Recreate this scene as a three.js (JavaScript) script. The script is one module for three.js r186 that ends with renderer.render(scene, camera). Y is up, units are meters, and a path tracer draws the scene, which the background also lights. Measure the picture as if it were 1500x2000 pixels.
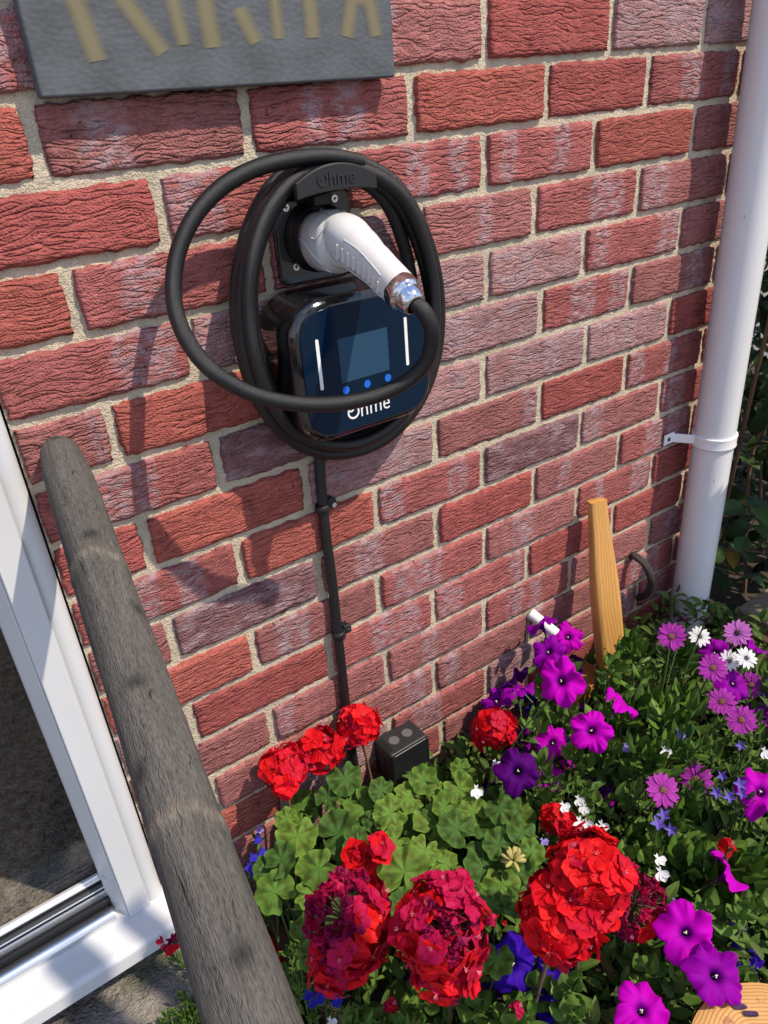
import * as THREE from 'three';
import { RoundedBoxGeometry } from 'three/addons/geometries/RoundedBoxGeometry.js';
import { mergeGeometries, mergeVertices } from 'three/addons/utils/BufferGeometryUtils.js';
import { FontLoader } from 'three/addons/loaders/FontLoader.js';
import { TextGeometry } from 'three/addons/geometries/TextGeometry.js';

// ------------------------------------------------------------------ camera, sky, sun, exposure
const scene = new THREE.Scene();
const camera = new THREE.PerspectiveCamera(69.026, 0.75, 0.02, 400);
camera.position.set(-0.7445, -0.0740, 0.8260);
camera.rotation.set(-0.49784, -0.57669, -0.08242, 'YXZ');
scene.add(camera);
camera.updateMatrixWorld(true);

const renderer = new THREE.WebGLRenderer({ antialias: true });
renderer.toneMapping = THREE.LinearToneMapping;
renderer.toneMappingExposure = 1.22;
renderer.shadowMap.enabled = true;

const SUN = new THREE.Vector3(0.69, 1.55, 1.0).normalize();
const sun = new THREE.DirectionalLight(0xfff1dd, 4.4);
sun.position.copy(SUN).multiplyScalar(8);
sun.target.position.set(0, -0.6, 0.2);
sun.castShadow = true;
sun.shadow.mapSize.set(4096, 4096);
sun.shadow.radius = 1.4;
Object.assign(sun.shadow.camera, { left: -3, right: 3, top: 3, bottom: -3, near: 0.5, far: 20 });
scene.add(sun, sun.target);

// ------------------------------------------------------------------ random numbers and noise
let seed = 20240611;
const rnd = () => { seed |= 0; seed = (seed + 0x6d2b79f5) | 0; let t = Math.imul(seed ^ (seed >>> 15), 1 | seed); t = (t + Math.imul(t ^ (t >>> 7), 61 | t)) ^ t; return ((t ^ (t >>> 14)) >>> 0) / 4294967296; };
const rr = (a, b) => a + (b - a) * rnd();
const pick = (a) => a[Math.floor(rnd() * a.length)];
const clamp = (x, a = 0, b = 1) => Math.min(b, Math.max(a, x));
const mix = (a, b, t) => a + (b - a) * t;
const sstep = (a, b, x) => { const t = clamp((x - a) / (b - a)); return t * t * (3 - 2 * t); };
function hash(x, y) { let h = Math.imul(x, 374761393) + Math.imul(y, 668265263); h = Math.imul(h ^ (h >>> 13), 1274126177); return ((h ^ (h >>> 16)) >>> 0) / 4294967296; }
const GX = new Float32Array(256), GY = new Float32Array(256);
for (let i = 0; i < 256; i++) { GX[i] = Math.cos(i / 256 * 6.2832); GY[i] = Math.sin(i / 256 * 6.2832); }
function noise(x, y, px = 0, py = 0) {           // gradient noise, about -1..1; px, py: period in cells
  const xi = Math.floor(x), yi = Math.floor(y), fx = x - xi, fy = y - yi;
  const u = fx * fx * fx * (fx * (fx * 6 - 15) + 10), v = fy * fy * fy * (fy * (fy * 6 - 15) + 10);
  const w = (i, p) => p ? ((i % p) + p) % p : i;
  const g = (ix, iy, dx, dy) => { const k = (hash(w(ix, px), w(iy, py)) * 256) | 0; return GX[k] * dx + GY[k] * dy; };
  const a = g(xi, yi, fx, fy), b = g(xi + 1, yi, fx - 1, fy), c = g(xi, yi + 1, fx, fy - 1), d = g(xi + 1, yi + 1, fx - 1, fy - 1);
  return 1.5 * mix(mix(a, b, u), mix(c, d, u), v);
}
const fbm = (x, y, o = 3) => { let s = 0, a = 0.5; for (let i = 0; i < o; i++) { s += a * noise(x, y); x = x * 2.03 + 17.1; y = y * 2.03 - 9.7; a *= 0.5; } return s; };

// sky: pale summer blue with soft thin cloud, the same all round
{
  const w = 512, h = 256, d = new Float32Array(w * h * 4);
  for (let j = 0; j < h; j++) for (let i = 0; i < w; i++) {
    const el = (j + 0.5) / h * Math.PI - Math.PI / 2, s = Math.sin(el), az = i / w * 6.2832;
    const t = Math.pow(clamp(s), 0.45);
    let c = s > 0 ? [mix(0.80, 0.20, t), mix(0.87, 0.36, t), mix(0.95, 0.74, t)] : [0.25, 0.25, 0.23];
    if (s > 0) {
      const k = 1.6 / (s + 0.25), cl = sstep(0.02, 0.45, fbm(Math.cos(az) * Math.cos(el) * k + 4.2, Math.sin(az) * Math.cos(el) * k + 1.7, 4)) * 0.75;
      c = c.map((x) => mix(x, 1.15, cl));
    }
    for (let q = 0; q < 3; q++) d[(j * w + i) * 4 + q] = c[q] * 1.18;
    d[(j * w + i) * 4 + 3] = 1;
  }
  const t = new THREE.DataTexture(d, w, h, THREE.RGBAFormat, THREE.FloatType);
  t.mapping = THREE.EquirectangularReflectionMapping; t.magFilter = t.minFilter = THREE.LinearFilter; t.wrapS = THREE.RepeatWrapping; t.needsUpdate = true;
  scene.background = t; scene.environment = t;
}

// ------------------------------------------------------------------ helpers
const V = (x, y, z) => new THREE.Vector3(x, y, z);
const FPX = 1454.31, CAM = camera.position.clone();
const ray = (x, y) => V((x - 750) / FPX, (1000 - y) / FPX, -1).applyQuaternion(camera.quaternion);
const onZ = (x, y, z) => { const d = ray(x, y); return CAM.clone().addScaledVector(d, (z - CAM.z) / d.z); };     // a photo pixel as a point on the plane z
const onY = (x, y, h) => { const d = ray(x, y); return CAM.clone().addScaledVector(d, (h - CAM.y) / d.y); };     // ... on the level h
const atD = (x, y, depth) => CAM.clone().addScaledVector(ray(x, y), depth);
const used = new Map();
const numbered = (n) => { const k = used.get(n) || 0; used.set(n, k + 1); return k ? `${n}_${String(k).padStart(3, '0')}` : n; };
function tag(o, label, category, group) { if (label) o.userData.label = label; if (category) o.userData.category = category; if (group) o.userData.group = group; return o; }
function thing(name, label, category, pos = [0, 0, 0], group) {
  const o = new THREE.Group(); o.name = numbered(name); o.position.set(...pos); scene.add(o); return tag(o, label, category, group);
}
function part(name, geo, mat, parent, label) {
  const m = new THREE.Mesh(geo, mat); m.name = parent === scene ? numbered(name) : name; m.castShadow = m.receiveShadow = true; parent.add(m);
  if (label) m.userData.label = label;
  return m;
}
const struct = (name, geo, mat, parent = scene) => { const m = part(name, geo, mat, parent); if (parent === scene) m.userData.kind = 'structure'; return m; };
const box = (w, h, d, x = 0, y = 0, z = 0, r = 0) => (r ? new RoundedBoxGeometry(w, h, d, 3, r) : new THREE.BoxGeometry(w, h, d)).translate(x, y, z);
const tube = (pts, r, n = 64, k = 12, closed = false) => new THREE.TubeGeometry(new THREE.CatmullRomCurve3(pts, closed, 'centripetal'), n, r, k, closed);
const merge = (a) => mergeGeometries(a.map((g) => { const q = g.index ? g.toNonIndexed() : g; for (const k of Object.keys(q.attributes)) if (!['position', 'normal', 'uv'].includes(k)) q.deleteAttribute(k); return q; }));
function std(rgb, roughness, o = {}) { const m = new THREE.MeshPhysicalMaterial({ roughness, ...o }); m.color.setRGB(...rgb); m.side = THREE.DoubleSide; return m; }
function dataTex(w, h, f, srgb, o = {}) {          // f(u, v) -> number or [r, g, b], 0..1
  const d = new Uint8Array(w * h * 4);
  for (let j = 0; j < h; j++) for (let i = 0; i < w; i++) {
    const c = f(i / w, j / h), k = (j * w + i) * 4;
    if (typeof c === 'number') d[k] = d[k + 1] = d[k + 2] = clamp(c) * 255; else for (let q = 0; q < 3; q++) d[k + q] = clamp(c[q]) * 255;
    d[k + 3] = 255;
  }
  const t = new THREE.DataTexture(d, w, h); t.magFilter = t.minFilter = THREE.LinearFilter; t.wrapS = t.wrapT = THREE.RepeatWrapping;
  if (srgb) t.colorSpace = THREE.SRGBColorSpace;
  if (o.repeat) t.repeat.set(...o.repeat);
  t.needsUpdate = true; return t;
}
// grid surface from f(i / nu, j / nv) -> Vector3; col(u, v) -> [r, g, b] linear
function surf(nu, nv, f, col, uvf) {
  const p = [], uv = [], c = [], ix = [];
  for (let j = 0; j <= nv; j++) for (let i = 0; i <= nu; i++) {
    const u = i / nu, v = j / nv, q = f(u, v, i, j); p.push(q.x, q.y, q.z);
    uv.push(...(uvf ? uvf(u, v, q) : [u, v])); if (col) c.push(...col(u, v, q));
  }
  for (let j = 0; j < nv; j++) for (let i = 0; i < nu; i++) { const a = j * (nu + 1) + i, b = a + 1, d = a + nu + 1, e = d + 1; ix.push(a, b, e, a, e, d); }
  const g = new THREE.BufferGeometry();
  g.setAttribute('position', new THREE.Float32BufferAttribute(p, 3)); g.setAttribute('uv', new THREE.Float32BufferAttribute(uv, 2));
  if (col) g.setAttribute('color', new THREE.Float32BufferAttribute(c, 3));
  g.setIndex(ix); g.computeVertexNormals(); return g;
}

// ------------------------------------------------------------------ brick wall
const WX0 = -0.662, WX1 = 0.676;                   // door reveal .. house corner
const corrX = (x, y) => -0.0027 + 0.0048 * x - 0.0033 * y + 0.0162 * x * x + 0.0158 * x * y - 0.0054 * y * y;
const corrY = (x, y) => 0.001 + 0.0137 * x - 0.0011 * y - 0.0018 * x * x + 0.0337 * x * y - 0.0085 * y * y;
const bedY = (n, x) => { const y = -(n - 0.5) * 0.075; return y + corrY(x, Math.max(y, -1.05)); };
// measured perpends: course, half-brick column, x
const PERP = new Map(`2,-4,-455;2,0,1;2,2,218;2,4,456;3,-5,-567;3,-3,-341;3,1,98;3,3,329;4,-4,-452;4,0,4;4,2,208;4,4,450;5,-5,-562;5,1,116;5,3,328;6,-4,-447;7,-5,-556;7,-3,-330;7,-1,-103;7,1,120;8,-4,-444;8,-2,-220;8,0,-8;8,2,222;9,-5,-556;9,-3,-329;9,-1,-108;9,1,109;9,3,334;10,-4,-449;10,0,-6;10,2,224;10,-2,-229;11,-5,-558;11,1,99;11,3,335;11,-3,-329;11,-1,-123;12,-4,-444;12,0,-8;12,2,218;12,4,459;12,-2,-227;13,-1,-128;0,0,3;0,2,240;0,4,455;1,1,115;1,3,331`.split(';').map((r) => { const a = r.split(','); return [a[0] + ',' + a[1], a[2] / 1000]; }));
const BT = 2048, BH = 1024, BSX = 1.0, BSY = 0.5;   // brick textures cover 1.0 x 0.5 m
const creaseAt = (x, y) => {                        // dragged, bark-like brick face: 0 on the ridges, down to -1 in the creases
  const yy = y + 0.0046 * noise(x * 22, y * 16) + 0.0017 * noise(x * 70 + 5, y * 60);
  const a = Math.pow(1 - Math.abs(noise(x * 14, yy * 112)), 15), b = Math.pow(1 - Math.abs(noise(x * 27 + 40, yy * 205 + 7)), 12);
  const m = sstep(-0.5, 0.35, noise(x * 14 + 9, y * 30)), m2 = sstep(-0.3, 0.5, noise(x * 26 - 9, y * 44 + 3));
  return -(a * (0.35 + 0.65 * m) + 0.6 * b * m2);
};
const brickBump = dataTex(BT, BH, (u, v) => {
  const x = u * BSX, y = v * BSY;
  return 0.72 + 0.5 * Math.max(-1.15, creaseAt(x, y)) + 0.10 * noise(x * 70, yv(x, y) * 260) + 0.085 * (hash((u * BT) | 0, (v * BH) | 0) - 0.5) + 0.11 * noise(x * 420, y * 520);
}, false);
function yv(x, y) { return y + 0.004 * noise(x * 25, y * 20); }
const brickMap = dataTex(BT, BH, (u, v) => {        // grain of the fired face: sand, soot specks, pale grit
  const x = u * BSX, y = v * BSY;
  let k = 0.84 + 0.15 * noise(x * 90, y * 260) + 0.15 * noise(x * 330, y * 420) + 0.22 * (hash((u * BT) | 0, ((v * BH) | 0) + 9999) - 0.5);
  const speck = sstep(0.52, 0.74, noise(x * 150 + 3, y * 170)) * sstep(0.0, 0.4, noise(x * 22, y * 26 + 4));
  k *= 1 - 0.72 * speck;
  const pale = sstep(0.62, 0.80, noise(x * 170 - 30, y * 170 + 8)) * 0.35;
  return [k + pale, k * 0.985 + pale * 0.95, k * 0.975 + pale * 0.9].map((q) => Math.pow(clamp(q), 1));
}, false);
const brickMat = std([1, 1, 1], 0.93, { vertexColors: true, map: brickMap, bumpMap: brickBump, bumpScale: 0.0066, specularIntensity: 0.25 });
// tone of each brick: R bright red, D dusky red, M mauve, P dark purple, O orange red, L red with lilac bands
const STYLE = {}; `0,-2D 0,0R 0,2M 0,4M 1,-1O 1,1R 1,3L 1,5R 2,-2L 2,0L 2,2O 2,4D 2,-6R 2,-4L 3,-1D 3,1L 3,3D 3,-7O 3,-5L 4,-2M 4,0M 4,2L 4,4D 4,-6L 4,-4M 5,-1M 5,1L 5,3D 5,-7D 5,-5O 6,-6L 6,-4P 6,0M 6,2M 6,-2M 7,-5O 7,-7R 7,-3M 7,-1D 7,1R 7,3L 8,-6L 8,-4O 8,-2L 8,0P 8,2D 8,4L 9,-5P 9,-3D 9,-1R 9,1D 9,3L 10,-6O 10,-4D 10,-2L 10,0D 10,2L 11,-5R 11,-3L 11,-1L 11,1R 11,3R 12,-6D 12,-4D 12,-2D 12,0L 12,2D 13,-5D 13,-3D 13,-1D 13,1D`.split(' ').forEach((s) => { STYLE[s.slice(0, -1)] = s.slice(-1); });
const TONE = { R: [0.365, 0.098, 0.088], D: [0.345, 0.138, 0.130], M: [0.375, 0.208, 0.206], P: [0.235, 0.118, 0.124], O: [0.390, 0.110, 0.088], L: [0.365, 0.118, 0.110] };
const wall = thing('brick_wall', 'red brick house wall of rough creased bricks with beige mortar behind the charger', 'wall');
{
  const cols = 54, rows = 18;
  function brick(n, k, x0, x1) {
    const s = hash(n * 7 + 101, k * 13 + 57) * 1000, st = STYLE[n + ',' + k] || 'RDLMDOLD'[(hash(n + 31, k + 77) * 8) | 0];
    const base = TONE[st].map((c) => c * (0.90 + 0.2 * hash(n * 3 + 5, k + 400)));
    const nu = Math.max(10, Math.round(cols * (x1 - x0) / 0.215)), z0 = 0.0008 + 0.0028 * hash(n + 500, k * 3);
    const tilt = (hash(n * 5, k + 900) - 0.5) * 0.004, lilac = [0.42, 0.305, 0.325];
    const bands = []; const nb = st === 'L' ? 2 : st === 'M' || st === 'D' ? 1 : 0;
    for (let b = 0; b < nb; b++) bands.push([mix(0.05, 0.95, hash(n * 11 + b * 3, k * 17 + b)), 0.055 + 0.085 * hash(n + b * 7, k + 61)]);
    const ou = hash(n + 9, k + 3) * (BSX - 0.25), ov = hash(n + 77, k * 5 + 1) * (BSY - 0.1);
    const yT = (x) => bedY(n, x) - 0.0052, yB = (x) => bedY(n + 1, x) + 0.0052;
    const f = (u, v) => {
      const U = (u * (nu + 2) - 1) / nu, W = (v * (rows + 2) - 1) / rows;          // one ring outside 0..1 is the side of the brick
      const uc = clamp(U), vc = clamp(W), side = U < -1e-6 || U > 1 + 1e-6 || W < -1e-6 || W > 1 + 1e-6;
      let x = mix(x0, x1, uc); const t = yT(x), b = yB(x); let y = mix(b, t, vc);
      const w = (x1 - x0), eu = Math.min(uc, 1 - uc) * w, ev = Math.min(vc, 1 - vc) * (t - b), e = Math.min(eu, ev);
      const cr = Math.max(0, 0.007 - Math.hypot(Math.max(0, 0.007 - eu), Math.max(0, 0.007 - ev)));
      const near = Math.exp(-e / 0.006);
      x += near * 0.0019 * fbm(y * 90 + s, n * 3.1, 3) * 2; y += near * 0.0021 * fbm(x * 55 + s * 1.7, n * 1.7 + (vc > 0.5 ? 9 : 0), 3) * 2;
      if (eu < 0.012 && ev < 0.012) { const q = (0.007 - cr) * 0.16; x += (uc < 0.5 ? q : -q); y += (vc < 0.5 ? q : -q); }
      let z = z0 + tilt * (vc - 0.5) - 0.0026 * Math.exp(-e / 0.0018) + 0.0012 * fbm(x * 26 + s, y * 60, 2);
      z += 0.0016 * creaseAt(ou + (x - x0), ov + (y - b));
      if (side) z = -0.014;
      return V(x, y, z);
    };
    const colr = (u, v, q) => {
      const uc = clamp((u * (nu + 2) - 1) / nu), x = q.x, y = q.y;
      let m = 0; for (const [c, hw] of bands) m = Math.max(m, sstep(hw + 0.03, hw - 0.02, Math.abs(uc - c + 0.07 * fbm(y * 55, s + c * 9, 2))) * clamp(0.50 + 1.7 * fbm(x * 60 + s, y * 110, 3), 0, 1.25));
      if (st === 'M' || st === 'P') m = Math.max(m, 0.9 * sstep(-0.05, 0.45, fbm(x * 22 + s, y * 60, 4)));
      const k = 1 + 0.30 * fbm(x * 22 + s, y * 34 + s, 3), o = sstep(0.25, 0.6, fbm(x * 12 - s, y * 20, 2)) * 0.35;
      const soot = sstep(0.25, 0.55, fbm(x * 30 + s * 2, y * 40 + 7, 3)) * 0.55;
      const edge = sstep(0.0042, 0.0005, Math.min(Math.min(uc, 1 - uc) * (x1 - x0), 1)) * 0;
      return [0, 1, 2].map((i) => { let c = base[i] * k; c = mix(c, [0.42, 0.125, 0.085][i], o * (st === 'P' ? 0 : 1)); c = mix(c, lilac[i], clamp(m) * 0.85); return c * (1 - soot * 0.6) + edge; });
    };
    const g = surf(nu + 2, rows + 2, f, colr, (u, v, q) => [(ou + q.x - x0 + 0.004) / BSX, (ov + q.y - yB(x0) + 0.012) / BSY]);
    part('brick', g, brickMat, wall);
  }
  for (let n = -5; n <= 17; n++) {
    const ks = []; for (let k = -6; k <= 6; k++) if (((k % 2) + 2) % 2 === ((n % 2) + 2) % 2) ks.push(k);
    const xs = ks.map((k) => { const y = -n * 0.075, x = k * 0.1125; return PERP.get(n + ',' + k) ?? x + corrX(x, Math.max(y, -1.0)) + (hash(n + 3, k + 8) - 0.5) * 0.008; });
    if (n % 2) { ks.unshift(-7); xs.unshift(WX0 - 0.005); ks.push(6); xs.push(WX1 + 0.005); } else { xs[0] = WX0 - 0.005; xs[xs.length - 1] = WX1 + 0.005; }
    for (let i = 0; i + 1 < xs.length; i++) brick(n, ks[i], xs[i] + 0.0064, xs[i + 1] - 0.0064);
  }
  const sandB = dataTex(1024, 1024, (u, v) => 0.5 + 0.22 * noise(u * 90, v * 90, 90, 90) + 0.2 * noise(u * 210, v * 210, 210, 210) + 0.3 * (hash((u * 1024) | 0, (v * 1024) | 0) - 0.5), false);
  const sandC = dataTex(1024, 1024, (u, v) => { const k = 0.88 + 0.10 * noise(u * 30, v * 30, 30, 30) + 0.11 * noise(u * 150, v * 150, 150, 150) + 0.16 * (hash((u * 1024) | 0, ((v * 1024) | 0) + 777) - 0.5), d = sstep(0.55, 0.8, noise(u * 120 + 3, v * 120, 120, 120)) * 0.3; return [k - d, k - d, k * 0.98 - d]; }, false);
  const mortarMat = std([1, 1, 1], 0.97, { vertexColors: true, map: sandC, bumpMap: sandB, bumpScale: 0.0024, specularIntensity: 0.2 });
  const y0 = -1.36, y1 = 0.46;
  part('mortar', surf(200, 260, (u, v) => { const x = mix(WX0, WX1, u), y = mix(y0, y1, v); return V(x, y, -0.0042 + 0.0022 * fbm(x * 34, y * 40, 3) + 0.0012 * noise(x * 110, y * 110)); },
    (u, v, q) => { const k = 0.92 + 0.22 * fbm(q.x * 9, q.y * 9, 3), m = sstep(0.2, 0.6, fbm(q.x * 20 + 5, q.y * 20, 3)) * 0.12; return [0.63 * k + m * 0.08, 0.545 * k + m * 0.05, 0.415 * k]; }, (u, v, q) => [q.x / 0.4, q.y / 0.4]), mortarMat, wall);
  part('wall_core', merge([box(WX1 - WX0 - 0.004, y1 - y0, 0.26, (WX0 + WX1) / 2, (y0 + y1) / 2, -0.142)]), std([0.3, 0.2, 0.16], 0.95), wall);
}

// ------------------------------------------------------------------ house beside the door, room behind the glass, ground
const greyRough = (s, o) => dataTex(512, 512, (u, v) => 0.5 + 0.25 * noise(u * 40, v * 40, 40, 40) + 0.25 * noise(u * 110, v * 110, 110, 110) + s * (hash((u * 512) | 0, (v * 512) | 0) - 0.5), false, o);
const GROUND = -1.36;
{
  const paving = dataTex(1024, 1024, (u, v) => { const k = 0.80 + 0.14 * noise(u * 12, v * 12, 12, 12) + 0.1 * noise(u * 70, v * 70, 70, 70) + 0.16 * (hash((u * 1024) | 0, (v * 1024) | 0) - 0.5); return [k, k * 0.97, k * 0.93]; }, false);
  const pm = std([0.22, 0.205, 0.185], 0.95, { map: paving, bumpMap: greyRough(0.3), bumpScale: 0.004 });
  struct('ground', surf(8, 8, (u, v) => V(mix(-80, 80, u), GROUND, mix(80, -80, v)), null, (u, v, q) => [q.x / 1.1, q.z / 1.1]), pm);
  // concrete step under the door sill, rough and worn
  const stepMap = dataTex(1024, 1024, (u, v) => {
    const k = 0.62 + 0.20 * noise(u * 9, v * 9, 9, 9) + 0.16 * noise(u * 28, v * 28, 28, 28) + 0.18 * noise(u * 120, v * 120, 120, 120) + 0.28 * (hash((u * 1024) | 0, (v * 1024) | 0) - 0.5), moss = sstep(0.1, 0.5, noise(u * 7 + 4, v * 7, 7, 7)) * 0.5;
    return [k * (1 - 0.55 * moss), k * 0.94 * (1 - 0.35 * moss), k * 0.86 * (1 - 0.6 * moss)];
  }, false);
  const stepMat = std([0.30, 0.28, 0.26], 0.97, { map: stepMap, bumpMap: greyRough(0.5), bumpScale: 0.006 });
  struct('door_step', surf(120, 90, (u, v) => { const x = mix(-1.9, -0.575, u), z = mix(0.75, -0.02, v); const e = Math.min(1, Math.min(u, 1 - u) * 40, v < 0.5 ? v * 40 : 1); return V(x, e < 0.02 ? GROUND : -1.175 + 0.016 * fbm(x * 7, z * 7, 4) + 0.004 * noise(x * 60, z * 60), z); }, null, (u, v, q) => [q.x / 0.6, q.z / 0.6]), stepMat);
  const render = std([0.30, 0.10, 0.075], 0.95);
  struct('house_wall', merge([box(2.4, 4.2, 0.26, -2.86, 0.74, -0.142), box(1.02, 1.2, 0.26, -1.15, 2.25, -0.142), box(1.34, 2.3, 0.26, 0.007, 1.62, -0.142)]), render);
  // room behind: dark carpet and plain walls
  const carpet = dataTex(1024, 1024, (u, v) => { const k = 0.55 + 0.35 * noise(u * 150, v * 150, 150, 150) + 0.7 * (hash((u * 1024) | 0, (v * 1024) | 0) - 0.5) + 0.12 * noise(u * 10, v * 10, 10, 10); return [k, k * 0.86, k * 0.76]; }, false);
  struct('floor', box(2.6, 0.06, 2.4, -1.75, -1.125, -1.29), std([0.30, 0.265, 0.24], 1, { map: carpet, bumpMap: greyRough(0.8, { repeat: [3, 3] }), bumpScale: 0.004 }));
  struct('wall_inner', merge([box(0.05, 2.6, 2.4, -0.425, 0.21, -1.29), box(0.05, 2.6, 2.4, -3.075, 0.21, -1.29), box(2.6, 2.6, 0.05, -1.75, 0.21, -2.52), box(2.6, 0.05, 2.4, -1.75, 1.54, -1.29)]), std([0.32, 0.29, 0.26], 0.9));
}

// ------------------------------------------------------------------ white door frame with sill
{
  const dirt = dataTex(512, 512, (u, v) => { const k = 0.965 + 0.02 * noise(u * 8, v * 8, 8, 8), s = sstep(0.66, 0.8, noise(u * 60, v * 60, 60, 60)) * sstep(0.1, 0.5, noise(u * 6, v * 6, 6, 6)); return [k - s * 0.5, k - s * 0.52, k - s * 0.55]; }, false);
  const white = std([0.60, 0.61, 0.62], 0.28, { map: dirt, specularIntensity: 0.5 });
  const alu = std([0.72, 0.73, 0.74], 0.25, { metalness: 1 }), rubber = std([0.012, 0.012, 0.013], 0.35);
  const t = thing('door_frame', 'white plastic door frame with wide sill at the left of the wall', 'door frame');
  const upr = (pts) => { const s = new THREE.Shape(pts.map((p) => new THREE.Vector2(...p))); return new THREE.ExtrudeGeometry(s, { depth: 2.3, bevelEnabled: false, curveSegments: 4 }).rotateX(-Math.PI / 2).translate(0, -1.091, 0); };
  // plan sections as (x, -z)
  const arc = (cx, cz, r, a0, a1, n) => Array.from({ length: n + 1 }, (_, i) => { const a = mix(a0, a1, i / n); return [cx + r * Math.cos(a), -(cz + r * Math.sin(a))]; });
  part('trim', upr([[-0.6875, 0.06], [-0.6875, -0.0085], ...arc(-0.6795, -0.004, 0.0150, 1.9, 0.15, 8), [-0.6640, 0.06]]), white, t);
  part('jamb', upr([[-0.7195, 0.06], [-0.7195, -0.0145], [-0.7180, -0.0165], [-0.6895, -0.0165], [-0.6880, -0.0145], [-0.6880, 0.06]]), white, t);
  part('glazing_bead', upr([[-0.7365, 0.06], [-0.7365, 0.022], [-0.7345, 0.016], [-0.7215, -0.0105], [-0.7200, -0.011], [-0.7200, 0.06]]), white, t);
  const sill = new THREE.Shape(); sill.moveTo(0.06, 0); sill.lineTo(-0.056, 0); sill.quadraticCurveTo(-0.066, -0.0005, -0.0665, -0.0085); sill.lineTo(-0.0665, -0.030); sill.lineTo(-0.055, -0.030); sill.lineTo(-0.055, -0.012); sill.lineTo(0.06, -0.012);
  part('sill', new THREE.ExtrudeGeometry(sill, { depth: 1.05, bevelEnabled: false, curveSegments: 10 }).rotateY(Math.PI / 2).translate(-1.69, -1.0915, 0), white, t);
  const L = 0.95, cx = -0.7365 - L / 2;
  part('threshold', merge([new THREE.CylinderGeometry(0.011, 0.011, L, 20).rotateZ(Math.PI / 2).scale(1, 1, 1.1).translate(cx, -1.0855, -0.002), box(L, 0.002, 0.012, cx, -1.0655, -0.0245), box(L, 0.0025, 0.004, cx, -1.0605, -0.0335)]), alu, t);
  part('gasket', merge([box(L, 0.022, 0.016, cx, -1.0785, -0.0215), box(L, 0.006, 0.005, cx, -1.0675, -0.0155), box(L, 0.012, 0.008, cx, -1.061, -0.0395), box(L, 0.004, 0.010, cx, -1.0535, -0.043)]), rubber, t);
  part('bottom_bead', merge([box(L, 0.006, 0.007, cx, -1.0465, -0.0455, 0.002), box(L, 0.003, 0.004, cx, -1.0505, -0.041)]), std([0.8, 0.8, 0.8], 0.2, { metalness: 0.6 }), t);
  part('glass', box(L, 2.2, 0.004, cx, 0.052, -0.052), std([0.92, 0.94, 0.93], 0.02, { transmission: 1, thickness: 0, ior: 1.5, specularIntensity: 0.5 }), t);
}

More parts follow.
